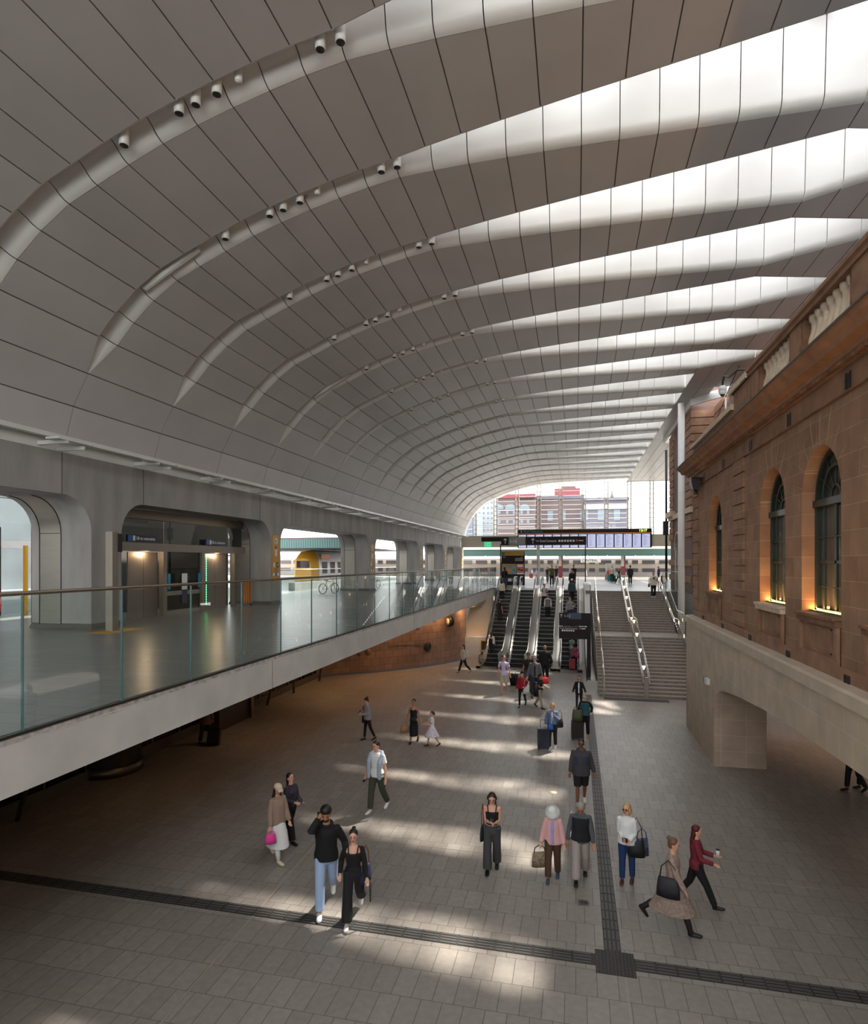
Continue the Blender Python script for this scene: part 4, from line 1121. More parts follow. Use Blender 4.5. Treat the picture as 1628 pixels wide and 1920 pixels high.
MB().box(-.9,-.04,1.2,-.66,-.03,1.4).build('map_block',M['cream'],wt);MB().box(0,-.04,1.3,.2,-.03,1.42).build('map_park',M['green'],wt)
MB().box(.36,-.03,1.15,1.0,-.02,1.92).build('poster',mat('poster_red',(.75,.17,.08),.5),wt)
b=MB();b.ball((.55,-.035,1.42),.12,.01,.07,12,6);b.ball((.8,-.035,1.36),.13,.01,.07,12,6);b.build('poster_picture',M['navy'],wt)
MB().box(.4,-.04,1.65,.9,-.03,1.85).build('poster_heading',M['signwhite'],wt)
MB().box(.36,-.03,.98,1.0,-.02,1.13).build('poster_footer',M['signwhite'],wt)
mg=MB()
for q in range(2): mg.box(-.45+q*.45,-.04,.35,-.12+q*.45,-.03,.6)
mg.build('coin_panel',M['signwhite'],wt)
MB().box(-.7,-.03,.25,.6,-.02,.75).build('lower_panel',M['dark'],wt)
# free-standing black sign between escalators and stairs
bs=empty('standing_sign',(.63,33.1,0),label='tall black standing sign with white arrow and platform numbers before the right escalator',cat='sign')
MB().box(-.07,0,0,.14,.12,3.84).build('post',M['sign'],bs)
pw_=1.42
MB().box(-1.5,0,3.17,-.07,.12,3.84).build('upper_panel',M['sign'],bs);MB().box(-1.5,0,2.47,-.07,.12,3.1).build('lower_panel',M['sign'],bs)
MB().box(-1.0,-.008,3.52,-.35,0,3.82).build('inset_panel',mat('blue_grey_inset',(.045,.06,.11),.3),bs)
b=MB();arrow(-1.38,3.69,.085,bs)
text('1-12',.18,(-1.24,-.012,3.68),FRONT,M['signwhite'],bs)
arrow(-1.42,3.02,.04,bs);text('Grand Concourse',.095,(-1.2,-.012,3.02),FRONT,M['signwhite'],bs,font_w=.93)
MB().box(-1.36,-.01,2.99,-1.25,0,3.05).build('pictogram',mat('faint_sign_grey2',(.3,.3,.3),.5),bs)
MB().lathe([(0,0),(.045,0),(.045,.01),(0,.01)],(-.42,-.012,3.02),14,axis='y').build('red_disc',M['red'],bs)
MB().box(-.35,-.01,3.0,-.14,0,3.04).build('small_text',M['signwhite'],bs)
for q in range(6): MB().box(-1.36+q*.115,-.01,2.87,-1.28+q*.115,0,2.95).build('pictogram',M['signwhite'],bs)
# ================================================================= LIFT LOBBY
ll=empty('lift_lobby',(-15.4,19,UP),label='stainless framed glass lift lobby with two lift doors inside the first full arch',cat='lift')
LX=-15.4
def lb(x0,y0,z0,x1,y1,z1,name,m): return off(MB().box(x0,y0,UP+z0,x1,y1,UP+z1).build(name,m),ll)
PY=[17.2,18.15,20.55,22.9,25.6]
for y,wd in ((18.0,.22),(20.45,.22),(22.9,.2),(25.4,.16)): lb(LX-.1,y-wd/2,0,LX+.1,y+wd/2,2.75,'post',M['satin'])
lb(LX-.12,17.1,2.45,LX+.14,26.2,2.75,'transom',M['satin']);lb(LX-.15,17.1,3.62,LX+.05,26.2,3.95,'top_beam',M['bronze'])
for (a,b_) in ((17.1,20.5),(20.5,23.6),(23.6,26.1)): lb(LX-.02,a+.02,2.75,LX,b_-.02,3.62,'upper_pane',glassmat('lift_glass_%d'%int(a),(.3,.32,.32),1.2))
for n,(a,b_) in enumerate(((18.75,20.34),(23.25,25.0))):
    lb(LX-.2,a,0,LX-.15,b_,2.42,'lift_door',M['satin'])
    lb(LX-.15,(a+b_)/2-.004,0,LX-.145,(a+b_)/2+.004,2.42,'door_joint',M['dark'])
lb(LX-.6,18.15,0,LX-.55,18.75,2.4,'side_glass',M['clear'])
lb(LX-.02,20.56,.9,LX,22.8,2.45,'lobby_pane',glassmat('lobby_glass',(.22,.22,.22),1.1));lb(LX-.02,20.56,.15,LX,22.8,.78,'lobby_pane',glassmat('lobby_glass2',(.25,.25,.25),1.1))
lb(LX-.06,20.56,.0,LX+.03,22.8,.17,'rail',M['steel']);lb(LX-.06,20.56,.75,LX+.03,22.8,.92,'rail',M['steel'])
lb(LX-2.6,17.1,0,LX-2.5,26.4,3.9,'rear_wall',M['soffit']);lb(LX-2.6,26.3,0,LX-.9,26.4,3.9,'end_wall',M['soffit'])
lb(LX-.56,17.1,0,LX-.5,18.0,2.45,'dark_side',M['dark'])
for (a,b_,t) in ((18.35,19.9,0),(23.0,24.4,0)):
    o=lb(LX+.1,a,2.78,LX+.16,b_,3.02,'lift_sign',M['navy'])
    lb(LX+.16,a+.03,2.8,LX+.165,a+.22,3.0,'wheelchair_symbol',M['blue'])
    lb(LX+.16,a+.27,2.81,LX+.165,a+.38,2.99,'lift_symbol',M['signwhite'])
    tx=text('Lift to concourse',.17,(LX+.165,a+.42,UP+2.9),EAST,M['signwhite'],font_w=.85);off(tx,ll)
for y in (20.7,22.65): lb(LX+.02,y,1.0,LX+.025,y+.16,1.6,'blue_sticker',M['cyan'])
lb(LX+.03,21.55,.95,LX+.035,21.9,1.6,'notice',M['signwhite']);lb(LX+.03,21.55,.4,LX+.035,21.9,.94,'notice_lower',M['navy'])
for q in range(22): lb(LX+.1,23.08,.25+q*.1,LX+.11,23.12,.31+q*.1,'green_led',M['ledgreen'])
lb(LX-.3,17.9,.0,LX-.28,18.1,1.6,'orange_stripe',M['orange'])
lb(LX+.11,17.12,0.55,LX+.13,17.2,1.9,'orange_stripe',M['orange'])
for (y,e) in ((19.5,9),(24.1,9)):
    l=bpy.data.lights.new('lift_downlight','POINT');l.energy=e*1.2;l.color=(1,.68,.4);l.shadow_soft_size=.1
    o=bpy.data.objects.new('lift_downlight',l);COL.objects.link(o);o.location=(LX+.0,y,UP+2.36)
hpst=empty('help_point_post',(-13.45,15.55,UP),label='slim stainless help point post in front of the first concrete pillar',cat='post')
MB().box(-.12,-.12,0,.12,.12,2.95).build('post',M['satin'],hpst);MB().box(-.02,.1,2.35,.14,.26,2.9).build('speaker_head',M['dark'],hpst)
tp=MB();tp.box(-13.75,14.9,UP,-12.95,16.3,UP+.006);o=tp.build('tactile_warning_strip',M['yellow']);tag(o,'orange yellow tactile strip on the upper floor beside the help post','tactile paving')
tr_=empty('folded_barrier',(-15.0,25.85,UP),label='folded orange and black striped barrier on castors against the pillar',cat='barrier')
for q in range(5): MB().box(-.02,-.42+q*.2,.12,.02,-.37+q*.2,1.22).build('orange_leg',M['orange'],tr_)
MB().box(-.06,-.45,1.18,.06,.5,1.24).build('top_bar',M['black'],tr_)
for q in (-.4,.4): MB().lathe([(0,-.03),(.06,-.03),(.06,.03),(0,.03)],(0,q,.06),10,axis='x').build('castor',M['black'],tr_)
# yellow wayfinding strips on the pillars
def ysign(n,y,label):
    s_=empty('yellow_wayfinding_sign',(-14.4,y,UP+1.1),label=label,cat='sign',group='yellow pillar signs')
    MB().box(0,-.36,0,.015,.36,2.28).build('panel',M['yellow'],s_)
    MB().lathe([(0,0),(.17,0),(.17,.008),(0,.008)],(.016,0,1.98),18,axis='x').build('white_disc',M['signwhite'],s_)
    b=MB();b.bar((.026,.1,1.98),(.026,-.1,1.98),.035,.004,up=(1,0,0));b.bar((.026,-.1,1.98),(.026,-.0,2.07),.03,.004,up=(1,0,0));b.bar((.026,-.1,1.98),(.026,0,1.89),.03,.004,up=(1,0,0));b.build('arrow',M['black'],s_)
    text('Lift',.13,(.018,-.1,1.68),EAST,M['black'],s_)
    MB().box(.016,-.1,1.25,.02,.1,1.58).build('lift_symbol',M['signwhite'],s_)
    MB().box(.016,-.28,.72,.02,-.12,.92).build('small_symbol',M['signwhite'],s_)
    MB().lathe([(0,0),(.14,0),(.14,.008),(0,.008)],(.016,.16,.82),18,axis='x').build('black_disc',M['black'],s_)
    b=MB();b.bar((.028,.24,.82),(.028,.07,.82),.03,.004,up=(1,0,0));b.bar((.028,.07,.82),(.028,.15,.9),.025,.004,up=(1,0,0));b.bar((.028,.07,.82),(.028,.15,.74),.025,.004,up=(1,0,0));b.build('arrow_white',M['signwhite'],s_)
    b=MB()
    for z in (.62,.55,.48): b.box(.016,-.2,z,.019,.2,z+.025)
    b.build('small_text',M['black'],s_)
    b=MB();b.box(.016,-.3,.28,.02,-.14,.42);b.box(.016,.14,.28,.02,.3,.42);b.build('white_square',M['signwhite'],s_)
    MB().box(.016,-.08,.26,.02,.08,.44).build('blue_square',M['blue'],s_)
    return s_
for n,(y,l) in enumerate(((27.56,'tall yellow wayfinding sign on the pillar right of the lifts'),(42.2,'tall yellow wayfinding sign on the pillar left of the leaning bicycles'),(56.5,'narrow yellow wayfinding sign on the third pillar from the right end'),(67.8,'far thin yellow sign on the pillar before the black doorway'),(78.5,'farthest thin yellow sign beside the train at the hall end'))): ysign(n,y,l)
# ================================================================= STATION YARD BEYOND THE HALL
def canopy(name,x0,x1,y0,y1,zt,drop,label,teal=True):
    c_=empty(name,((x0+x1)/2,y0,0),label=label,cat='platform canopy')
    b=MB();q=.28;x=x0
    b.box(x0,y0,zt-drop,x1,y0+.06,zt)
    off(b.build('fascia',M['teal']),c_)
    b=MB()
    while x<x1: b.box(x,y0-.03,zt-drop-.06,x+.06,y0,zt-.02);x+=q
    off(tag(b.build('fascia_batten',M['teal']),kind='stuff'),c_)
    off(MB().box(x0,y0-.05,zt,x1,y0+.3,zt+.1).build('capping',M['maroon']),c_)
    off(MB().box(x0,y0+.06,zt-drop+.05,x1,y1,zt-drop+.15).build('roof_sheet',M['soffit']),c_)
    return c_
cy0=83.2
cn_=canopy('platform_canopy',-16,14.5,cy0,88.4,8.25,.85,'long teal fringed platform canopy below the departure board in front of the silver train')
off(MB().box(-16,cy0-.1,8.28,14.5,cy0+2,8.6).build('white_roof_edge',M['white']),cn_)
posts=[(-9.6,'left of the information totem'),(-2.0,'behind the men at the escalator head'),(6.1,'beside the man in a dark jacket')]
for n,(x,l) in enumerate(posts):
    o=empty('canopy_post',(x,84.5,UP),label='canopy post, maroon below and pale green above, %s'%l,cat='post',group='canopy posts')
    MB().box(-.28,-.15,0,.28,.15,1.55).build('lower_shaft',M['maroon'],o);MB().box(-.25,-.13,1.55,.25,.13,3.0).build('upper_shaft',mat('pale_green_post%d'%n,(.5,.52,.42),.5),o)
    MB().box(.12,-.16,1.55,.28,.16,3.0).build('maroon_edge',M['maroon'],o)
wp=empty('white_post',(-3.55,60,UP),label='white square post with small blue and yellow stickers behind the third escalator',cat='post')
MB().box(-.14,-.14,0,.14,.14,4.5).build('shaft',M['white'],wp);MB().box(-.1,-.15,1.75,.0,-.14,2.3).build('yellow_sticker',M['yellow'],wp);MB().box(-.1,-.15,1.2,0,-.14,1.5).build('blue_sticker',M['cyan'],wp)
sg=empty('station_name_sign',(1.9,82.6,UP+2.05),label='white station name sign reading CENTRAL hanging below the teal canopy',cat='sign')
MB().box(-1.28,0,0,1.28,.06,.52).build('board',M['signwhite'],sg)
text('CENTRAL',.46,(-1.12,-.01,.25),FRONT,M['dark'],sg,font_w=1.02)
for x in (-1,1): MB().box(x-.02,.02,.5,x+.02,.05,1.0).build('hanger',M['dark'],sg)
random.seed(11)
for n,x in enumerate((-12,-6.5,-1.5,1.5,4.,7.5,9.8,12)):
    o=MB().tube([(0,0,0),(0,-.3,-.25)],.05,6).build('canopy_lamp',M['signwhite']);o.location=(x,83.0,7.45)
    tag(o,'small pale lamp bracket under the teal canopy, %s from the left'%ORD[n],'lamp','canopy lamps')
# silver double-deck train
tn=empty('silver_train',(0,90,3.6),label='long silver double-deck train with fluted sides standing beyond the platform',cat='train')
prof_=[(0,.9),(0,2.3),(.06,3.1),(.25,3.75),(.6,4.25),(1.3,4.5),(2.2,4.5),(2.7,4.2),(2.95,3.6),(3,.9)]
b=MB();b.prism([(90+p[0],3.3+p[1]) for p in prof_],'x',-60,40);off(b.build('car_body',M['trainsteel']),tn)
b=MB();b.smooth=True;b.grid([[(x,90+p[0]-.03,3.3+p[1]) for p in prof_[3:6]] for x in (-60,40)]);off(b.build('roof_side',M['trainroof'],fix=False),tn)
for z in (5.15,): 
    f=MB()
    for q in range(9): f.box(-60,89.955,4.75+q*.09,40,89.99,4.79+q*.09)
    off(tag(f.build('fluting',M['trainroof']),kind='stuff'),tn)
x=-58;n=0
while x<38:
    car=(x+60)%24
    if car<2.2:
        f=MB();f.box(x,89.95,4.5,x+1.5,89.99,6.7);off(f.build('door_surround',M['yellow']),tn)
        off(MB().box(x+.12,89.93,4.6,x+.68,89.96,6.55).build('door_leaf',M['trainwin']),tn);off(MB().box(x+.82,89.93,4.6,x+1.38,89.96,6.55).build('door_leaf',M['trainwin']),tn)
        x+=2.4;continue
    wdt=1.7 if n%3 else .8
    off(MB().box(x,89.93,6.35,x+wdt,89.97,6.85).build('upper_window',M['trainwin']),tn)
    off(MB().box(x,89.93,5.2,x+wdt,89.97,5.7).build('lower_window',M['trainwin']),tn)
    x+=wdt+.55;n+=1
b=MB()
for x in range(-58,40,8): b.box(x,90.6,7.75,x+2.4,92.2,8.05)
off(b.build('roof_equipment',M['trainroof']),tn)
# orange and white train nose at the left
ot=empty('orange_train',(-31,66,3.6),label='orange and white train with rounded nose seen through the second open arch',cat='train')
def sec(y,w,zt,zb): return [(-w,zb),(-w*1.02,zb+(zt-zb)*.45),(-w*.92,zb+(zt-zb)*.78),(-w*.6,zb+(zt-zb)*.95),(0,zt),(w*.6,zb+(zt-zb)*.95),(w*.92,zb+(zt-zb)*.78),(w*1.02,zb+(zt-zb)*.45),(w,zb)]
b=MB();b.smooth=True
rows=[]
for (y,w,zt,zb) in ((0,1.0,7.0,4.2),(.35,1.3,7.55,4.1),(1.2,1.5,7.95,4.0),(3,1.55,8.05,4.0),(20,1.55,8.05,4.0)):
    rows.append([(-31+p[0],66+y,p[1]) for p in sec(y,w,zt,zb)])
b.grid(rows[2:]);off(b.build('body',M['white'],fix=False),ot)
b=MB();b.smooth=True;b.grid(rows[:3]);b.add(rows[0],[tuple(range(9))]);off(b.build('nose',M['yellow'],fix=False),ot)
off(MB().box(-31.8,65.95,5.9,-30.2,66.0,6.7).build('windscreen',M['trainwin']),ot)
for q in range(5): off(MB().box(-29.44,68+q*2.4,5.2,-29.40,69.4+q*2.4,6.6).build('door_or_window',M['trainwin']),ot)
off(MB().box(-29.45,67.6,6.9,-29.41,70.2,7.5).build('orange_flash',M['orange']),ot);off(MB().box(-29.45,68.2,4.0,-29.41,85,4.5).build('orange_skirt',M['orange']),ot)
c2=canopy('platform_canopy',-44,-24,62,87,9.15,1.05,'teal battened canopy end seen through the second open arch above the orange train')
for n,(x,l) in enumerate(((-33.2,'left of the orange train nose'),(-40.5,'at the left edge of the second open arch'))):
    o=empty('canopy_post',(x,62.6,UP),label='dark maroon canopy post %s'%l,cat='post',group='canopy posts')
    MB().box(-.2,-.15,0,.2,.15,3.7).build('shaft',M['maroon' if n else 'dark'],o)
rs_=empty('red_round_sign',(-32.1,61.6,UP+1.05),label='small round red and white sign on a post before the orange train',cat='sign')
MB().lathe([(0,0),(.4,0),(.4,.05),(0,.05)],(0,0,.5),20,axis='y').build('disc',M['red'],rs_);MB().box(-.3,-.02,.38,.3,0,.62).build('white_bar',M['signwhite'],rs_);MB().box(-.03,.02,-1.05,.03,.06,.4).build('pole',M['white'],rs_)
# back of the left platforms: wall and glass balustrade beyond the colonnade
gl2=empty('platform_glass_balustrade',(-18.7,30,UP),label='glass balustrade with steel rail running behind the concrete pillars',cat='balustrade')
y=27.2
while y<77: off(MB().box(-18.71,y,UP+.1,-18.69,y+1.9,UP+1.5).build('glass_panel',M['glass']),gl2);y+=1.95
off(MB().tube([(-18.7,27,UP+1.55),(-18.7,77,UP+1.55)],.03,8).build('handrail',M['chrome']),gl2)
for n,(a,b_) in enumerate(((29,38),(41,53))):
    o=MB().box(-20.4,a,UP,-19.9,b_,UP+.55).build('low_planter_wall',M['concrete']);tag(o,['low concrete wall behind the glass balustrade in the second open arch','low concrete wall behind the pillars right of the orange train'][n],'low wall')
bn=empty('litter_bin',(-17.4,33.2,UP),label='small dark round-headed bollard bin in the second open arch',cat='bin')
b=MB();b.lathe([(0,.55),(.16,.6),(.18,.8),(.13,.98),(0,1.0)],n=14);b.build('head',M['dark'],bn);MB().tube([(0,0,0),(0,0,.6)],.03,8).build('post',M['dark'],bn)
# white steel framing and glass walls seen through the first arch
wf=empty('white_steel_frame',(-20,22,UP),label='white steel and glass structure seen through the leftmost arch',cat='steel frame')
b=MB()
for y in (8,11.5,15.,17.4,19,21.5,24,27): b.box(-22.2,y,UP,-21.9,y+.35,UP+6)
for z in (UP+2.6,UP+4.6): b.box(-22.25,4,z,-21.85,30,z+.3)
off(b.build('frame',M['white']),wf)
off(MB().box(-22.0,4,UP,-21.98,30,UP+6).build('glass',glassmat('frame_glass',(.6,.64,.64),1)),wf)
b=MB();b.bar((-23,14,UP+6),(-23,19,UP+3.6),.25,.3);b.bar((-23.4,8,UP+5.2),(-23.4,16,UP+3.2),.2,.25);off(b.build('diagonal_brace',M['dark']),wf)
for n,(x,y,m,l) in enumerate(((-21.,19.7,'yellow','tall yellow post with a perforated head beyond the leftmost arch'),(-21.6,19.1,'dark','slim black post beside the yellow one beyond the leftmost arch'))):
    o=MB().box(-.06,-.06,0,.06,.06,2.7) if n==0 else MB().box(-.04,-.05,0,.04,.05,3.4)
    o=o.build('tall_post' ,M[m]);o.location=(x,y,UP);tag(o,l,'post')
rb=empty('red_white_barrier',(-21.2,18.4,UP),label='red and white striped barrier beyond the leftmost arch',cat='barrier')
MB().box(-.1,-.35,.2,.1,.35,.95).build('board',M['red'],rb);MB().box(.1,-.3,.5,.11,.3,.7).build('white_band',M['signwhite'],rb);MB().box(-.05,-.3,0,.05,-.25,.3).build('leg',M['dark'],rb)
g3=empty('platform_glass_balustrade',(-17.8,10,UP),label='short glass balustrade with black posts inside the leftmost arch',cat='balustrade')
for q in range(4): MB().box(-.01,q*1.7-1.5,.1,.01,q*1.7+.1,1.45).build('glass_panel',M['glass'],g3);MB().box(-.03,q*1.7+.13,0,.03,q*1.7+.18,1.5).build('post',M['dark'],g3)
MB().tube([(0,-1.5,1.5),(0,5.3,1.5)],.03,8).build('handrail',M['dark'],g3)
off(MB().box(-21.92,17.78,UP+1.4,-21.88,18.02,UP+1.9).build('blue_notice',M['cyan']),wf)
struct(MB().box(-42,-12,UP,-41.5,44,16).build('wall_outer_left',mat('grey_outer_building',(.3,.31,.33),.6,0,.3,.25)))
q=MB();q.box(-42,-12,11.5,-17.5,27.5,11.9);q.box(-27,27.5,11.5,-17.5,80,11.9);struct(q.build('ceiling',M['roof'])).data.name='side_canopy'  # unseen canopy roof, extended to cut the light on the upper concourse
# parked bicycles by the pillar
def bike(x,y,rz,label):
    o=empty('bicycle',(x,y,UP),rz,label,'bicycle','bicycles behind the pillars')
    for cx_ in (-.52,.52):
        w_=MB()
        for t in range(16):
            a=PI*t/8;b2=PI*(t+1)/8
            w_.bar((cx_+.33*math.cos(a),0,.34+.33*math.sin(a)),(cx_+.33*math.cos(b2),0,.34+.33*math.sin(b2)),.03,.04,up=(0,1,0))
        for t in range(8):
            a=PI*t/4;w_.bar((cx_,0,.34),(cx_+.32*math.cos(a),0,.34+.32*math.sin(a)),.006,.006,up=(0,1,0))
        w_.build('wheel',M['dark'],o)
    f=MB();r=.018
    for a,b2 in (((-.52,0,.34),(-.1,0,.3)),((-.1,0,.3),(-.22,0,.85)),((-.52,0,.34),(-.2,0,.78)),((-.1,0,.3),(.36,0,.72)),((-.2,0,.78),(.34,0,.84)),((.34,0,.95),(.52,0,.34))): f.tube([a,b2],r,6)
    f.build('frame',M['steel'],o)
    h=MB();h.tube([(.3,-.28,1.0),(.34,0,.98),(.3,.28,1.0)],.015,6);h.build('handlebar',M['dark'],o);MB().box(-.34,-.06,.86,-.1,.06,.91).build('saddle',M['black'],o)
bike(-15.7,37.3,R(65),'dark bicycle leaning by the pillar left of the third yellow sign')
bike(-15.2,45.2,R(80),'dark bicycle standing behind the glass right of the second yellow sign')
# ================================================================= CITY BUILDINGS BEYOND
def building(x0,x1,y0,y1,z1,m,label,wins=(),cat='building',parts=None):
    o=empty('city_building',((x0+x1)/2,y0,3),label=label,cat=cat)
    off(MB().box(x0,y0,3,x1,y1,z1).build('wall',m),o)
    for (a,b_,c_,d_) in wins: off(MB().box(a,y0-.15,c_,b_,y0+.05,d_).build('window',M['citywin']),o)
    return o
M['citywin']=mat('city_window',(.14,.18,.22),.3)
M['brickpurple']=mat('purple_brown_brick',(.13,.095,.1),.8,0,.1,.3)
M['brickgrey']=mat('slate_brick',(.115,.11,.14),.8,0,.1,.3)
M['citypale']=mat('pale_city_block',(.34,.36,.38),.7,0,.05,.2)
def px(u,Y):  # lateral position of an image column on a far plane
    t=(u-814)/F;return Y*(t*CT-ST)/(CT+t*ST)
def pz(u,v,Y):
    x=px(u,Y);return H-(v-1055)*(Y*CT-x*ST)/F
YB1=170.
def rect(u0,u1,v0,v1,Y): return (px(u0,Y),px(u1,Y),pz(u0,v1,Y),pz(u0,v0,Y))
ws=[rect(u,u+5,v,v+7,YB1) for v in (957,974) for u in (934,949,962,976,988,)]
b1=building(px(931,YB1),px(1003,YB1),YB1,YB1+5,pz(960,930,YB1),M['brickpurple'],'red brick block with three arched top windows behind the left end window',ws)
off(MB().box(px(930,YB1),YB1-.6,pz(960,934,YB1),px(1004,YB1),YB1+5,pz(960,927,YB1)).build('cornice',M['maroon']),b1)
q=MB()
for u in range(975,1003,3): q.box(px(u,YB1),YB1-.4,pz(u,937,YB1),px(u+1.2,YB1),YB1,pz(u,932,YB1))
off(q.build('corbel',M['dark']),b1)
for u in (935,957,984):
    q=MB();cx_,cz_=px(u,YB1),pz(u,955,YB1)
    r_=px(u+10,YB1)-px(u,YB1)
    q.prism([(cx_+r_*math.cos(PI*t/10),cz_+r_*1.0*math.sin(PI*t/10)) for t in range(11)],'y',YB1-.3,YB1+.1);off(q.build('arched_window',M['citywin']),b1)
for v in (957,972,989): off(MB().box(px(931,YB1),YB1-.3,pz(960,v,YB1),px(1003,YB1),YB1,pz(960,v-1.3,YB1)).build('stone_band',M['citypale']),b1)
YB2=176.
b2=building(px(1003,YB2),px(1096,YB2),YB2,YB2+22,pz(1050,928,YB2),M['brickpurple'],'long brown brick building with stepped red parapet behind the end window',[rect(1027,1037,958,977,YB2),rect(1054,1061,958,977,YB2),rect(1096-8,1095,958,977,YB2)])
off(MB().box(px(1040,YB2),YB2-.5,pz(1040,932,YB2),px(1088,YB2),YB2+18,pz(1060,916,YB2)).build('upper_parapet',M['maroon']),b2)
off(MB().box(px(1052,YB2),YB2+1,pz(1040,920,YB2),px(1080,YB2),YB2+10,pz(1060,911,YB2)).build('roof_house',M['brickpurple']),b2)
off(MB().box(px(1003,YB2),YB2-.6,pz(1050,936,YB2),px(1096,YB2),YB2,pz(1050,931,YB2)).build('cornice',M['brickgrey']),b2)
YB3=165.
b3=building(px(1096,YB3),px(1179,YB3),YB3,YB3+9,pz(1140,934,YB3),M['brickgrey'],'slate coloured brick building with tall windows and a small spire behind the end window',[rect(1121,1133,956,976,YB3),rect(1151,1163,956,976,YB3),rect(1097,1103,957,976,YB3)])
off(MB().box(px(1095,YB3),YB3-.5,pz(1140,938,YB3),px(1180,YB3),YB3+9,pz(1140,933,YB3)).build('cornice',M['brickgrey']),b3)
off(MB().box(px(1096,YB3),YB3-.3,pz(1140,955,YB3),px(1179,YB3),YB3,pz(1140,946,YB3)).build('pale_band',M['citypale']),b3)
xs_=px(1149,YB3);zz=pz(1149,934,YB3)
off(MB().lathe([(.5,zz),(.45,zz+1.0),(.25,zz+1.4),(.03,zz+2.6),(.02,zz+3.0)],(xs_,YB3+3,0),8).build('spire',M['brickgrey']),b3)
xs_=px(1124,YB3);off(MB().lathe([(.6,zz),(.55,zz+.5),(.1,zz+.7)],(xs_,YB3+3,0),8).build('roof_vent',M['brickgrey']),b3)
YB4=210.
b4=building(px(893,YB4),px(931,YB4),YB4,YB4+20,pz(910,924,YB4),M['citypale'],'pale high-rise block left of the red brick building',[rect(u,u+2.5,v,v+4,YB4) for v in range(930,1000,10) for u in (898,906,914,921)])
YB5=190.
b5=building(px(860,YB5),px(893,YB5),YB5,YB5+15,pz(880,960,YB5),mat('blue_grey_tower',(.16,.2,.27),.6),'blue grey tower at the far left edge of the end window',[rect(u,u+3,v,v+4,YB5) for v in range(962,1005,8) for u in (872,879,886)])
# waiting bench, white box and luggage props on the platform side
wb=empty('white_vending_box',(4.1,76,UP),label='white ticket or vending box on the platform behind the travellers',cat='box')
MB().box(-.6,0,0,.2,.6,1.95).build('cabinet',M['white'],wb)
bx=MB().box(-.3,-.25,0,.3,.25,.75).build('white_storage_box',M['white']);bx.location=(4.55,65,UP);tag(bx,'low white box on the platform right of the man in a dark jacket','box')
# ================================================================= PEOPLE
def lin(r,g,b): return tuple(((c/255.)/12.92 if c/255.<=.04045 else ((c/255.+.055)/1.055)**2.4) for c in (r,g,b))
_mc={}
def cm(rgb,rough=.85,noise=0.,ns=12.):
    key=(rgb,rough,noise)
    if key not in _mc: _mc[key]=mat('cloth_%d'%len(_mc),tuple(min(.8,c*1.25) for c in lin(*rgb)),rough,0,noise,ns)
    return _mc[key]
SK={k:mat('skin_'+k,tuple(c*1.15 for c in lin(*v)),.5) for k,v in {'fair':(206,156,132),'tan':(172,118,90),'brown':(122,80,58),'dark':(74,48,38)}.items()}
HAIRM={'black':cm((22,17,16),.5),'brown':cm((52,34,26),.5),'blonde':cm((178,140,92),.5),'grey':cm((130,128,126),.6),'red':cm((74,22,26),.5),'lightbrown':cm((96,68,50),.5)}
EYEM=cm((20,14,12),.3);LIPM=cm((150,72,66),.5);WHITE=cm((225,225,222));
def rem(o,vox,it=4,f=.5):
    m=o.modifiers.new('remesh','REMESH');m.mode='VOXEL';m.voxel_size=vox;m.use_smooth_shade=True
    s=o.modifiers.new('smooth','SMOOTH');s.factor=f;s.iterations=it
    return o
def ik(a,t,l1,l2,hint):
    a=Vector(a);t=Vector(t);d=t-a;L=min(d.length,(l1+l2)*.995)
    dn=d.normalized();t=a+dn*L
    c=(l1*l1+L*L-l2*l2)/(2*l1*L);c=max(-1,min(1,c));s_=math.sqrt(1-c*c)
    h=Vector(hint);h=(h-dn*h.dot(dn)).normalized()
    return a+dn*(l1*c)+h*(l1*s_),t
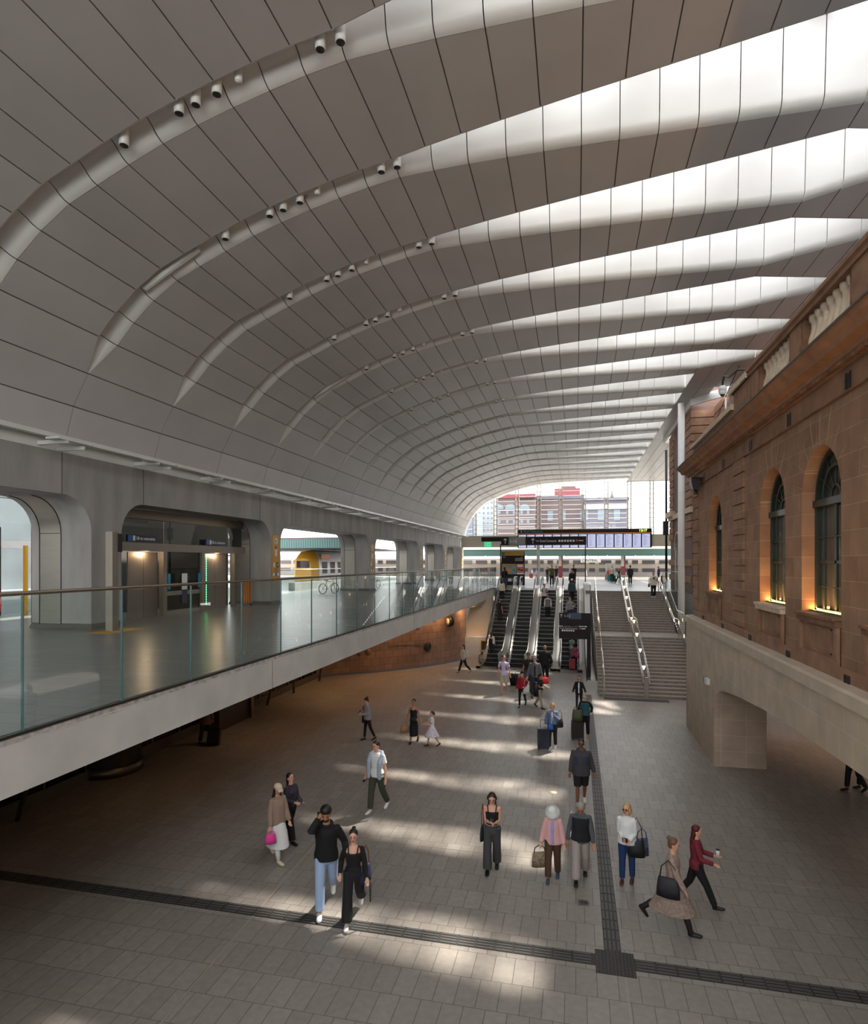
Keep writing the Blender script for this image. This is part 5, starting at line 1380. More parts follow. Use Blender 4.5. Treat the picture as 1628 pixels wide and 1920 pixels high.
def person(pos,rz,h,label,top=(40,40,40),bot=(30,30,32),shoe=(25,25,25),skin='fair',hair='black',hairstyle='short',female=False,
           sleeves='long',topstyle='plain',hem=.86,bulk=.014,bottom='trousers',wide=.0,stride=(18,-16),knee=(6,22),hands=None,headyaw=0,headpitch=0,
           hat=None,inner=None,near=False,age=0,build=1.,extras=(),lean=0.,skirt=None,neck='round',topnoise=0.):
    s=h/1.75
    P_=empty('person',pos,rz,label,'person')
    vox=(.0085 if near else .016)
    F_=Vector((0,-1,0));Zv=Vector((0,0,1))
    # legs
    legs={}
    for sd,a,k in ((-1,stride[0],knee[0]),(1,stride[1],knee[1])):
        a=R(a);k=R(k);hip=Vector((sd*.088,0,.93))
        kn=hip+(F_*math.sin(a)-Zv*math.cos(a))*.43;kn.x+=sd*.01
        an=kn+(F_*math.sin(a-k)-Zv*math.cos(a-k))*.42
        legs[sd]=[hip,kn,an,a-k]
    def toe(l):
        pitch=max(0,-l[3])*.9 if l[3]<-.15 else (-.12 if l[3]>.25 else 0)
        d=(F_*math.cos(pitch)-Zv*math.sin(pitch));return d
    lowest=9
    for l in legs.values():
        d=toe(l);tz=(l[2]+d*.17).z-.05;lowest=min(lowest,l[2].z-.085,tz)
    dz=-lowest
    def T(p): return Vector(p)+Vector((0,0,dz))
    L_=Matrix.Rotation(-lean,3,'X') if lean else Matrix.Identity(3)
    def U(p): # upper body point with lean about hips
        p=Vector(p)-Vector((0,0,.95));p=L_@p;return (p+Vector((0,0,.95+dz)))
    S=lambda p: tuple(c*s for c in p)
    fw=.9 if female else 1.
    def scaled(mb):
        mb.v=[(a*s,b*s,c*s) for a,b,c in mb.v];return mb
    sh=.155 if female else .178;sh*=build**.5
    arms={}
    hands=hands or {}
    for sd in (-1,1):
        so_=Vector((sd*sh,.0,1.395))
        t=hands.get(sd,(sd*(sh+.07),-.06-.12*math.sin(R(stride[1 if sd<0 else 0])),.80))
        el,wr=ik(so_,(t[0],t[1],t[2]),.285,.255,(sd*.5,-.25,-1) if t[2]>1.4 else (sd*.35,.9,-.3))
        arms[sd]=(so_,el,wr)
    w=build
    # ---- body: one continuous surface
    b=MB()
    if female: tor=[(.84,.10*w,.09),(.9,.165*w,.115*w),(.98,.16*w,.11*w),(1.08,.122*w,.092*w),(1.2,.138*w,.105*w),(1.3,.148*w,.115*w),(1.38,.15*w,.09),(1.43,.11,.07),(1.47,.055,.055),(1.55,.048,.052)]
    else: tor=[(.84,.10*w,.09),(.9,.155*w,.115*w),(.98,.15*w,.11*w),(1.08,.138*w,.105*w),(1.2,.155*w,.115*w),(1.32,.172*w,.12*w),(1.40,.17*w,.1),(1.44,.12,.08),(1.475,.062,.062),(1.55,.056,.06)]
    b.tube([U((0,0,z)) for z,_,_ in tor],[(a,c) for _,a,c in tor],18)
    for sd in (-1,1):
        hip,kn,an,_=legs[sd]
        mid=hip.lerp(kn,.45);m2=kn.lerp(an,.35)
        b.tube([T(hip+Vector((0,0,.04))),T(mid),T(kn),T(m2),T(an)],[.088*w,.076*w,.052,.054,.036],12)
        so_,el,wr=arms[sd]
        b.tube([U(so_-Vector((sd*.03,0,-.01))),U(so_),U(so_.lerp(el,.4)),U(el),U(el.lerp(wr,.35)),U(wr)],[.035,.045*w,.041*w,.035,.034,.024],10)
        # hand: palm, four fingers, thumb
        d=(wr-el).normalized();side=d.cross(Vector((0,1,0)));side=(side if side.length>.2 else Vector((1,0,0))).normalized()
        pn=d.cross(side).normalized()
        palm=wr+d*.045
        Rm=Matrix((side,pn,d)).transposed()
        b.ball(tuple(U(palm)),.038,.017,.05,10,7,rot=Rm)
        for q,(o_,ln) in enumerate(((-.027,.055),(-.009,.068),(.009,.063),(.026,.05))):
            f0=palm+d*.035+side*o_;f1=f0+d*ln*.55+pn*.008*sd;f2=f1+d*ln*.3+pn*.022*sd
            b.tube([U(f0),U(f1),U(f2)],[.0085,.0085,.007],6)
        t0=palm-side*.028-d*.01;b.tube([U(t0),U(t0-side*.018+d*.03),U(t0-side*.018+d*.055)],[.010,.0095,.008],6)
    HC=Vector((0,-.01,1.635))
    HR=Matrix.Rotation(R(headyaw),3,'Z')@Matrix.Rotation(R(headpitch),3,'X')
    NK=Vector((0,0,1.53))
    def Hd(p): return U(NK+HR@(Vector(p)-NK))
    hb=lambda mb,c,rx,ry,rz,nu=12,nv=9: mb.ball(tuple(Hd(c)),rx,ry,rz,nu,nv,rot=HR)
    hb(b,(0,.0,1.66),.077,.098,.093,16,12);hb(b,(0,-.018,1.605),.06,.07,.085,14,10);hb(b,(0,-.048,1.562),.03,.035,.03)
    b.tube([U((0,.005,1.46)),Hd((0,.0,1.58))],[.056 if not female else .048,.05],12)
    hb(b,(0,-.099,1.615),.012,.018,.022,8,6)
    for sd in (-1,1): hb(b,(sd*.077,.005,1.62),.011,.02,.03,8,6)
    bo=scaled(b).build('body',SK[skin],P_,fix=False);rem(bo,vox,2,.4)
    ey=MB()
    for sd in (-1,1): hb(ey,(sd*.031,-.089,1.645),.013,.008,.007,8,6);ey.bar(Hd((sd*.014,-.094,1.668)),Hd((sd*.048,-.086,1.668)),.006,.008)
    scaled(ey).build('eyes',EYEM,P_,fix=False)
    if near:
        lp=MB();hb(lp,(0,-.083,1.578),.024,.01,.007,8,6);scaled(lp).build('lips',LIPM,P_,fix=False)
    # ---- hair
    hm=HAIRM[hair];hh=MB()
    if hairstyle!='bald':
        hb(hh,(0,.018,1.682),.086,.097,.088,16,12)
        hb(hh,(0,.045,1.635),.08,.065,.085,14,10)
        if hairstyle=='afro': hb(hh,(0,.01,1.72),.1,.11,.085,16,12)
        if hairstyle in('long','longloose'):
            hb(hh,(0,.06,1.56),.085,.055,.13,14,10);hb(hh,(0,.085,1.42),.08,.04,.14,14,10)
            if hairstyle=='longloose':
                for sd in (-1,1): hb(hh,(sd*.075,.0,1.53),.025,.045,.12,10,8)
        if hairstyle=='bob':
            for sd in (-1,1): hb(hh,(sd*.072,.01,1.6),.03,.06,.09,10,8)
            hb(hh,(0,.06,1.585),.08,.05,.09)
        if hairstyle=='bun': hb(hh,(0,.1,1.74),.042,.042,.042)
        if hairstyle=='pony': hb(hh,(0,.115,1.68),.03,.03,.03);hb(hh,(0,.14,1.6),.026,.03,.085)
        if hairstyle=='braids':
            for sd in (-1,1): hb(hh,(sd*.075,-.01,1.5),.02,.025,.12,10,8)
        ho=scaled(hh).build('hair',hm,P_,fix=False);rem(ho,vox,3)
    if hairstyle=='beard' or 'beard' in extras:
        bd_=MB();hb(bd_,(0,-.03,1.565),.058,.066,.045);ho=scaled(bd_).build('beard',hm,P_,fix=False)
    # ---- hat
    if hat:
        kind,col=hat;ht=MB()
        if kind=='cap': hb(ht,(0,.01,1.70),.092,.108,.075,16,10);ht.tube([Hd((0,-.07,1.70)),Hd((0,-.165,1.68))],[(.07,.012),(.055,.008)],12)
        if kind=='bucket':
            pr_=[(.0,.1),(.075,.095),(.09,.02),(.1,.0),(.175,-.045),(.17,-.055),(.09,-.01)]
            m0=MB().lathe(pr_,(0,.005,1.705),20);ht.v=[tuple(Hd(p)) for p in m0.v];ht.f=m0.f;ht.m=m0.m;ht.sm=m0.sm
        if kind=='beanie': hb(ht,(0,.01,1.70),.093,.108,.09,16,10)
        if kind=='headphones':
            for sd in (-1,1): hb(ht,(sd*.09,.0,1.635),.02,.035,.04,10,8)
            ht.tube([Hd((.092*math.cos(PI*t/10),.0,1.64+.135*math.sin(PI*t/10))) for t in range(11)],.012,6)
        scaled(ht).build({'cap':'cap','bucket':'hat','beanie':'beanie','headphones':'headphones'}[kind],cm(col),P_,fix=False)
    if 'sunglasses' in extras or 'glasses' in extras:
        g=MB()
        for sd in (-1,1): hb(g,(sd*.032,-.098,1.645),.026,.008,.017,10,6)
        g.bar(Hd((-.075,-.06,1.65)),Hd((-.05,-.1,1.65)),.006,.008);g.bar(Hd((.075,-.06,1.65)),Hd((.05,-.1,1.65)),.006,.008)
        scaled(g).build('glasses',M['black'],P_,fix=False)
    # ---- garments
    def leg_tubes(mb,ext,frm=0.,to=1.,flare=0.):
        for sd in (-1,1):
            hip,kn,an,_=legs[sd]
            pts=[hip+Vector((0,0,.05)),hip.lerp(kn,.45),kn,kn.lerp(an,.5),an.lerp(kn,.06)]
            rr=[.1*w+ext,.086*w+ext,.064+ext+flare*.5,.06+ext+flare*.8,.052+ext+flare]
            if to<1: n=3 if to>.45 else 2;pts=pts[:n] if to<.5 else pts[:3];rr=rr[:len(pts)];rr[-1]+=.012
            mb.tube([T(p) for p in pts],rr,14)
    bm_=MB()
    if bottom in('trousers','leggings','shorts'):
        ext={'trousers':.012,'leggings':-.004,'shorts':.02}[bottom]
        ht_=[(.83,.13*w+ext,.105*w),(.9,.168*w+ext*.5,.125*w),(.98,.16*w+ext*.5,.12*w),(1.03,.148*w+ext*.3,.112*w)]
        bm_.tube([U((0,0,z)) for z,_,_ in ht_],[(a,c) for _,a,c in ht_],18)
        leg_tubes(bm_,ext,to=.48 if bottom=='shorts' else 1.,flare=wide)
        o=scaled(bm_).build(bottom,cm(bot),P_,fix=False);rem(o,vox*1.1,3)
    elif bottom in('skirt','dress'):
        hz,flr=(skirt or (.5,.12))[:2]
        yo=-(legs[-1][1].y+legs[1][1].y)*.25
        sp=abs(legs[-1][1].y-legs[1][1].y)*.5
        n=8;pts=[];rr=[]
        for t in range(n):
            f=t/(n-1);z=1.04+(hz-1.04)*f
            pts.append(U((0,-yo*f,z)) if z>.95 else T((0,-yo*f,z)));rr.append((.135*w+flr*f+.03*math.sin(f*PI),.11*w+(flr*.8+sp)*f))
        bm_.tube(pts,rr,20);o=scaled(bm_).build('skirt',cm(bot,.85,.35 if skirt and len(skirt)>2 else 0.,22.),P_,fix=False);rem(o,vox*1.1,3)
    # shoes
    for sd in (-1,1):
        l=legs[sd];d=toe(l);sm_=MB();a_=l[2]
        up_=Vector((1,0,0)).cross(d)
        if up_.z<0:up_=-up_
        hl=a_-d*.045-up_*.035;m_=a_+d*.06-up_*.045;tt=a_+d*.15-up_*.055
        sm_.tube([T(hl-d*.01),T(hl+d*.03),T(m_),T(tt),T(tt+d*.045)],[(.028,.03),(.04,.045),(.045,.038),(.046,.03),(.025,.018)],12)
        if 'boots' in extras: sm_.tube([T(a_-up_*.03),T(a_.lerp(l[1],.55))],[.05,.058],12)
        if 'socks' in extras and not near: pass
        o=scaled(sm_).build('shoe',cm(shoe,.5),P_,fix=False)
        if near: rem(o,vox,2)
        if 'stockings' in extras:
            q=MB().tube([T(l[2]),T(l[2].lerp(l[1],.4)),T(l[1])],[.041,.06,.058],12);scaled(q).build('stocking',cm((30,28,28) if shoe!=(200,190,160) else (225,222,218)),P_,fix=False)
    # top
    if topstyle!='none':
        tp=MB();e=bulk
        hz=hem
        tors=[(z,a+e,c+e) for z,a,c in tor if z>=hz-.02 and z<1.45]
        tors=[(hz,tors[0][1]+(.012 if topstyle in('jacket','open','shirt') else 0),tors[0][2]+.01)]+[t for t in tors if t[0]>hz+.03]
        if topstyle in('jacket','open','puffer','shirt'): tors=[(z,max(a,.155*w+e),max(c,.118*w+e)) if z<1.25 else (z,a,c) for z,a,c in tors]
        if topstyle=='tank': tors=[t for t in tors if t[0]<1.36]+[(1.34,.14*w+e,.1*w+e)]
        else: tors+=[(1.435,.12+e*.5,.075+e*.5),(1.475,.07,.068)]
        if hz<.95: tors=[(z,max(a,.192*w+e*.5),max(c,.128*w+e*.7)) if z<1.0 else (z,a,c) for z,a,c in tors]
        tors.sort()
        tp.tube([U((0,0,z)) for z,_,_ in tors],[(a,c) for _,a,c in tors],20)
        if topstyle=='tank':
            for sd in (-1,1): tp.tube([U((sd*.08,-.112,1.32)),U((sd*.09,-.075,1.42)),U((sd*.1,-.01,1.455)),U((sd*.09,.08,1.38)),U((sd*.085,.09,1.3))],.015,6)
        if sleeves!='none' and (topstyle!='tank' or sleeves=='long'):
            for sd in (-1,1):
                so_,el,wr=arms[sd]
                pts=[so_-Vector((sd*.035,0,-.015)),so_,so_.lerp(el,.5),el]
                es_=e*.6;rr=[.036+es_,.05*w+es_,.05*w+es_,.046+es_]
                if sleeves=='short': pts[3]=so_.lerp(el,.62);pts=[pts[0],pts[1],pts[3]];rr=[rr[0],rr[1],.058*w+es_]
                elif sleeves=='elbow': pass
                else: pts+=[el.lerp(wr,.5),el.lerp(wr,.93)];rr+=[.042+es_,.036+es_]
                if sleeves=='short': rr[-1]+=.004
                tp.tube([U(p) for p in pts],rr,14)
        if 'hood' in extras: tp.ball(tuple(U((0,.085,1.45))),.12,.07,.07,12,8);tp.tube([U((-.09,-.05,1.44)),U((-.09,.03,1.49)),U((.09,.03,1.49)),U((.09,-.05,1.44))],.03,8)
        if 'collar' in extras: tp.tube([U((.06*math.cos(t*PI/6),.01+.06*math.sin(t*PI/6),1.475)) for t in range(13)],.016,6)
        o=scaled(tp).build({'jacket':'jacket','open':'jacket','puffer':'jacket','shirt':'shirt','tank':'tank_top'}.get(topstyle,'shirt'),cm(top,.85,topnoise,18.) if topnoise else cm(top),P_,fix=False);rem(o,vox*1.1,3)
        if inner:
            q=MB();e2=e+.012
            q.tube([U((0,-.03-e2,z)) for z in (hz+.04,1.1,1.25,1.36,1.43)],[(.05,.11*w),(.052,.09*w),(.06,.1*w),(.05,.075),(.035,.035)],14)
            o=scaled(q).build('inner_shirt',cm(inner),P_,fix=False);rem(o,vox*1.1,2)
    if 'vest' in extras:
        q=MB();tors=[(z,max(a,.19 if z<1.05 else .15)+bulk+.016,max(c,.128 if z<1.05 else .11)+bulk+.014) for z,a,c in tor if .9<=z<=1.4]
        q.tube([U((0,0,z)) for z,_,_ in tors],[(a,c) for _,a,c in tors],20);q.tube([U((0,0,1.4)),U((0,0,1.45))],[(.15,.1),(.09,.08)],16)
        o=scaled(q).build('vest',cm(extras[extras.index('vest')+1]),P_,fix=False);rem(o,vox*1.1,3)
    if 'sweater_shoulders' in extras:
        c_=cm((150,160,178));q=MB()
        q.tube([U((-.17,-.02,1.40)),U((-.1,.07,1.46)),U((.1,.07,1.46)),U((.17,-.02,1.40))],[.05,.055,.055,.05],10)
        for sd in (-1,1): q.tube([U((sd*.16,-.01,1.42)),U((sd*.15,-.14,1.25)),U((sd*.15,-.15,1.0)),U((sd*.16,-.13,.86))],[.055,.05,.05,.045],10)
        q.tube([U((0,.1,1.42)),U((0,.13,1.15))],[(.17,.03),(.19,.025)],12)
        o=scaled(q).build('sweater',c_,P_,fix=False);rem(o,vox*1.2,3)
    Mx=Matrix.Translation(Vector(pos))@Matrix.Rotation(rz,4,'Z')
    def W(p): # local (unscaled) to world
        return Mx@(U(p)*s)
    arms_w={sd:W(arms[sd][2]+(arms[sd][2]-arms[sd][1]).normalized()*.07) for sd in (-1,1)}
    return dict(root=P_,W=W,hand=arms_w,rz=rz,s=s,M=Mx,dz=dz)
def place(name,mbs,loc,rz,label,cat):
    o=empty(name,loc,rz,label,cat)
    for nm,mb,m in mbs: mb.build(nm,m,o)
    return o
def suitcase(loc,rz,col,label,h=.62,w=.42,d=.25,handle=.45,tilt=0,band=None):
    b=MB();b.box(-w/2,-d/2,.05,w/2,d/2,h);
    r=MB()
    for q in range(5): r.box(-w/2+.05+q*(w-.1)/4-.008,-d/2-.006,.1,-w/2+.05+q*(w-.1)/4+.008,-d/2,h-.05)
    hd=MB();
    for sx in (-.09,.09): hd.tube([(sx,d/2-.03,h),(sx,d/2-.03,h+handle)],.009,6)
    hd.tube([(-.1,d/2-.03,h+handle),(.1,d/2-.03,h+handle)],.013,6)
    o=place('suitcase',[('shell',b,cm(col,.4)),('rib',r,cm(tuple(int(c*.7) for c in col),.4)),('pull_handle',hd,M['dark'])],loc,rz,label,'suitcase')
    for x in (-w/2+.05,w/2-.05):
        for y in (-d/2+.04,d/2-.04): MB().lathe([(0,-.015),(.03,-.015),(.03,.015),(0,.015)],(x,y,.03),10,axis='x').build('wheel',M['black'],o)
    bv=o.children[0].modifiers.new('bevel','BEVEL');bv.width=.03;bv.segments=3
    o.rotation_euler=(tilt,0,rz);return o
def handbag(loc,rz,col,label,w=.3,h=.26,d=.11,strap=.3,name='handbag',noise=0.,scol=None):
    """loc: centre of the top of the bag; strap rises above it"""
    b=MB();b.tube([(0,0,-h),(0,0,-h*.6),(0,0,-.03),(0,0,0)],[(w/2,d/2),(w/2*.98,d/2*.95),(w/2*.85,d/2*.6),(w/2*.8,.01)],16)
    st=MB()
    st.tube([(-w*.35,0,-.02),(-w*.28,0,strap*.6),(0,0,strap),(w*.28,0,strap*.6),(w*.35,0,-.02)],.011,6)
    return place(name,[('bag_body',b,cm(col,.6,noise,25.)),('strap',st,cm(scol or col,.6))],loc,rz,label,'bag')
def backpack(p,col,label,z=1.18,name='backpack',front=True,scol=None):
    loc=p['W']((0,.2,z));b=MB()
    b.tube([(0,0,-.22),(0,0,-.16),(0,.01,.1),(0,0,.2),(0,-.02,.24)],[(.12,.06),(.145,.09),(.14,.085),(.11,.06),(.05,.03)],16)
    st=MB()
    for sd in (-1,1): st.tube([(sd*.1,-.06,.16),(sd*.115,-.16,.28),(sd*.115,-.27,.24),(sd*.125,-.34,.1),(sd*.13,-.34,-.05),(sd*.15,-.2,-.14)],[(.022,.012)]*6,6)
    k=MB().box(-.08,.08,-.15,.08,.105,.0)
    return place(name,[('bag_body',b,cm(col)),('strap',st,cm(scol or col)),('pocket',k,cm(col))],loc,p['rz'],label,'bag')
def phone(loc,rz,label,tilt=-.9):
    b=MB();b.box(-.036,-.005,-.075,.036,.005,.075);o=place('phone',[('phone_case',b,M['black'])],loc,rz,label,'phone');o.rotation_euler=(tilt,0,rz);return o
def FP(u,v,head=None,Z=0.,dflt=1.7):
    x,y=on_floor(u,v,Z)
    if head is None:return (x,y,Z),dflt
    zc=y*CT-x*ST
    return (x,y,Z),(v-head)*zc/F
def esc_pos(i,v,head=None,fn=ez,X=None):
    lo,hi=38.2,48.6
    X=EX[i] if X is None else X
    for _ in range(40):
        m=(lo+hi)/2;zc=m*CT-X*ST;vv=1055-F*(fn(m)-H)/zc
        if vv>v: lo=m
        else: hi=m
    return (X,lo,fn(lo))
# heading helper: 0 = walks towards the camera (-Y); 90 = walks to the right (+X); -90 = left; 180 = away
HD=lambda d:R(d)
N=True
# --- foreground group
(p,h)=FP(923,1634,1484)
a=person(p,HD(5),h,'young woman in black tank top and headphones looking down at her phone',(18,18,20),(62,60,62),(20,20,20),'fair','brown','braids',True,'none','tank',1.04,.008,'trousers',.035,(8,-10),(4,12),{-1:(-.05,-.24,1.17),1:(.06,-.24,1.15)},0,28,('headphones',(20,20,22)),near=N)
phone(a['W']((0,-.29,1.2)),a['rz'],'phone held in both hands by the woman with headphones')
q=handbag(a['W']((-.21,.02,1.0)),a['rz']+R(80),(24,34,30),'dark green and rust shoulder bag of the woman with headphones',.3,.3,.1,.44,scol=(130,50,32))
(p,h)=FP(1037,1648,1508)
a=person(p,HD(-3),h,'elderly woman in pale pink cardigan and white bucket hat',(205,158,158),(72,50,38),(60,70,90),'fair','grey','short',True,'long','open',.86,.022,'trousers',.01,(12,-6),(4,12),{-1:(-.27,-.1,.85),1:(.26,-.04,.84)},0,38,('bucket',(225,225,225)),inner=(150,145,205),near=N,lean=-.08)
handbag(a['hand'][-1]+Vector((-.02,0,-.13)),R(20),(128,112,92),'snakeskin patterned handbag carried by the woman in the white hat',.34,.3,.13,.14,noise=.7,scol=(40,32,26))
(p,h)=FP(1089,1650,1498)
a=person(p,HD(0),h,'grey-haired man in black vest over dark grey shirt and light trousers',(74,76,82),(150,140,136),(22,22,22),'tan','grey','short',False,'long','plain',.86,.016,'trousers',.03,(16,-12),(4,16),{-1:(-.28,-.06,.86),1:(.27,-.12,.86)},0,36,near=N,extras=('vest',(24,24,28),'collar'),lean=-.05)
handbag(a['W']((-.19,.05,1.15)),a['rz']+R(75),(205,202,205),'white shoulder bag of the grey-haired man in the vest',.22,.2,.06,.3)
(p,h)=FP(1176,1655,1507)
a=person(p,HD(-12),h,'blonde woman in white shirt and blue jeans holding a small camera',(222,226,240),(26,48,92),(70,45,35),'fair','blonde','bob',True,'long','shirt',.88,.028,'trousers',-.004,(3,-6),(2,4),{-1:(-.06,-.24,1.08),1:(.07,-.24,1.02)},-18,6,near=N,extras=('sunglasses','collar'))
MB().box(-.05,-.02,-.03,.05,.02,.03)
o=place('compact_camera',[('camera_body',MB().box(-.05,-.02,-.035,.05,.02,.035),M['black']),('lens',MB().lathe([(.022,-.045),(.022,-.02)],(0,0,0),10,axis='y'),M['dark'])],a['W']((0,-.3,1.06)),a['rz'],'small black camera in the hands of the blonde woman','camera')
handbag(a['W']((.2,-.03,.98)),a['rz']+R(10),(20,20,24),'black leather shoulder bag of the blonde woman in white shirt',.34,.32,.14,.46)
handbag(a['W']((.3,.1,1.0)),a['rz']+R(30),(70,80,110),'blue checked tote hanging behind the blonde woman in white shirt',.3,.36,.08,.2,noise=.9,name='tote_bag')
(p,h)=FP(1262,1742,1566)
a=person(p,HD(76),h,'woman with blonde bun in beige knit top and floaty skirt striding right',(148,126,116),(140,122,112),(16,14,14),'fair','lightbrown','bun',True,'long','plain',.9,.02,'skirt',0,(26,-30),(8,22),{-1:(-.2,-.25,.86),1:(.26,-.1,.84)},0,8,near=N,extras=('boots','stockings'),skirt=(.42,.15,1),topnoise=.3)
handbag(a['W']((-.21,.06,1.1)),a['rz']+R(85),(26,26,34),'large black tote on the shoulder of the woman in the floaty skirt',.4,.34,.13,.3,name='tote_bag')
(p,h)=FP(1306,1698,1545)
a=person(p,HD(80),h,'woman with dark red hair in maroon blouse walking right, coffee cup ahead',(112,34,48),(22,20,22),(16,14,14),'fair','red','long',True,'long','plain',.88,.022,'trousers',-.0,(28,-18),(6,18),{-1:(-.16,-.34,1.06),1:(.12,-.36,1.12)},0,4,near=N,extras=('boots',),topnoise=.3)
place('coffee_cup',[('cup',MB().lathe([(.028,-.06),(.038,.06)],n=12),WHITE),('lid',MB().lathe([(.04,.06),(.038,.075)],n=12),M['dark'])],a['W']((.1,-.42,1.2)),0,'small takeaway cup held by the woman in the maroon blouse','cup')
(p,h)=FP(1090,1508,1386)
a=person(p,HD(3),h,'heavy-set man with glasses in dark grey rain jacket and black shorts',(58,56,62),(20,20,22),(200,195,185),'brown','black','short',False,'long','jacket',.8,.03,'shorts',0,(10,-10),(6,14),{-1:(-.3,-.12,.84),1:(.34,-.02,.86)},-6,0,near=N,build=1.18,extras=('glasses','hood'))
backpack(a,(24,56,92),'blue backpack worn by the man in dark rain jacket and shorts')
(p,h)=FP(612,1706,1511)
a=person(p,HD(20),h,'bearded man in black hooded jacket and pale jeans talking on his phone',(14,14,16),(150,172,204),(210,208,202),'tan','black','afro',False,'long','jacket',.88,.026,'trousers',.012,(16,-22),(4,26),{-1:(-.12,-.09,1.6),1:(.34,-.16,.98)},-6,12,near=N,extras=('beard','hood'))
phone(a['W']((-.115,-.03,1.62)),a['rz'],'phone at the ear of the bearded man',0)
(p,h)=FP(663,1726,1553)
a=person(p,HD(14),h,'woman in black sweetheart top and black cargo trousers beside the bearded man',(16,15,17),(22,22,24),(190,190,190),'fair','black','bun',True,'long','tank',1.0,.01,'trousers',.04,(18,-24),(4,26),{-1:(-.25,-.02,.92),1:(.27,-.1,.84)},0,6,near=N)
q=MB()
for sd in (-1,1): pass
handbag(a['W']((.22,.08,1.05)),a['rz']+R(60),(26,36,66),'navy and tan shoulder bag of the woman in black cargo trousers',.32,.3,.14,.36,scol=(130,72,42))
place('umbrella',[('canopy_folded',MB().tube([(0,0,0),(0,-.05,-.32)],[.022,.012],8),M['black'])],a['hand'][1]+Vector((.04,.05,-.02)),a['rz'],'folded black umbrella held by the woman in black cargo trousers','umbrella')
(p,h)=FP(520,1612,1468)
a=person(p,HD(62),h,'woman in beige cap, bronze bomber jacket and long white skirt',(140,118,104),(215,212,208),(200,190,160),'fair','brown','longloose',True,'long','puffer',.86,.035,'skirt',0,(16,-22),(6,14),{-1:(-.26,-.12,.86),1:(.22,-.16,.86)},-10,18,('cap',(196,178,156)),near=N,extras=('stockings',),skirt=(.36,.1))
handbag(a['hand'][-1]+Vector((.06,-.12,-.02)),R(40),(214,58,140),'bright pink soft pouch held by the woman in the beige cap',.24,.2,.1,.06)
(p,h)=FP(545,1577,1449)
a=person(p,HD(66),h,'dark-haired woman in patterned dark blouse and black trousers looking ahead',(58,52,62),(18,18,20),(18,18,18),'fair','black','long',True,'long','plain',.94,.02,'trousers',.02,(16,-18),(6,20),{-1:(-.1,-.3,1.1),1:(.1,-.3,1.08)},6,-8,near=N,topnoise=.6)
phone(a['W']((0,-.36,1.16)),a['rz'],'phone held by the dark-haired woman in patterned blouse')
(p,h)=FP(707,1521,1388)
a=person(p,HD(-14),h,'young man in white tee with blue-grey sweater draped on his shoulders',(214,210,222),(58,62,50),(215,215,215),'fair','brown','short',False,'short','plain',.88,.012,'trousers',.004,(14,-14),(6,20),{-1:(-.27,-.1,.86),1:(.27,-.04,.86)},-12,14,near=N,extras=('sweater_shoulders',))
phone(a['hand'][-1]+Vector((0,-.03,-.03)),a['rz'],'phone in the hand of the man with draped sweater',-1.3)
(p,h)=FP(689,1388,1308)
a=person(p,HD(-52),h,'woman in grey cardigan and black trousers reading her phone',(140,138,142),(18,18,20),(20,20,20),'fair','black','bun',True,'long','open',.86,.03,'leggings',0,(8,-14),(4,12),{-1:(-.05,-.28,1.16),1:(.08,-.26,1.1)},0,26)
phone(a['W']((-.02,-.33,1.2)),a['rz'],'phone held by the woman in grey cardigan')
handbag(a['W']((-.24,-.1,.98)),a['rz'],(24,24,26),'small black bag of the woman in grey cardigan',.2,.26,.1,.36)
(p,h)=FP(776,1393,1311)
a=person(p,HD(0),h,'woman in long black sleeveless dress leading a child by the hand',(16,22,22),(16,22,22),(18,18,18),'tan','black','short',True,'none','tank',1.0,.012,'skirt',0,(10,-14),(4,18),{-1:(-.3,-.02,.84),1:(.33,-.1,.84)},-4,0,skirt=(.3,.03))
handbag(a['hand'][-1]+Vector((-.06,0,-.1)),R(20),(150,118,76),'straw coloured bag in the hand of the woman in the black dress',.3,.26,.12,.12)
handbag(a['W']((.02,-.17,1.05)),a['rz'],(20,20,20),'small black belt bag worn by the woman in the black dress',.26,.13,.07,.02)
(p,h)=FP(810,1399,1333)
a=person(p,HD(-62),h,'small girl with ponytail in a white flowered dress',(224,216,224),(214,200,210),(24,24,24),'fair','brown','pony',True,'short','plain',1.0,.016,'skirt',0,(16,-18),(6,14),{-1:(-.12,-.42,1.12),1:(.06,-.36,1.14)},0,0,skirt=(.5,.2,1))
# --- middle distance
(p,h)=FP(1036,1404,1318)
a=person(p,HD(-4),h,'blonde woman in denim jacket, white top and black trousers pulling a suitcase',(92,112,140),(22,22,24),(220,220,220),'fair','blonde','bob',True,'long','open',.95,.02,'trousers',-.004,(8,-8),(4,10),{-1:(-.26,-.06,.92),1:(.12,-.18,1.3)},14,0,inner=(220,214,218))
suitcase((*on_floor(1019,1405),0),R(8),(28,32,48),'navy blue suitcase beside the woman in the denim jacket',.74,.4,.26,.26)
handbag(a['W']((-.06,-.2,.98)),a['rz'],(36,84,170),'bright blue small crossbody bag of the woman in denim jacket',.22,.18,.08,.36)
handbag(a['W']((.27,.08,1.15)),a['rz']+R(40),(26,26,28),'black shoulder bag of the woman in denim jacket',.28,.3,.14,.3)
(p,h)=FP(1097,1384,1301)
a=person(p,HD(-8),h,'grey-haired woman in teal padded vest over black, hand on hip',(18,18,20),(18,18,20),(190,110,110),'fair','grey','bob',True,'long','plain',.88,.02,'trousers',0,(6,-8),(4,10),{-1:(-.28,-.1,.9),1:(.24,-.02,1.02)},-6,16,extras=('vest',(34,78,88)))
suitcase((*on_floor(1083,1386),0),R(5),(24,20,22),'black wheeled suitcase beside the woman in the teal vest',.66,.44,.3,.3)
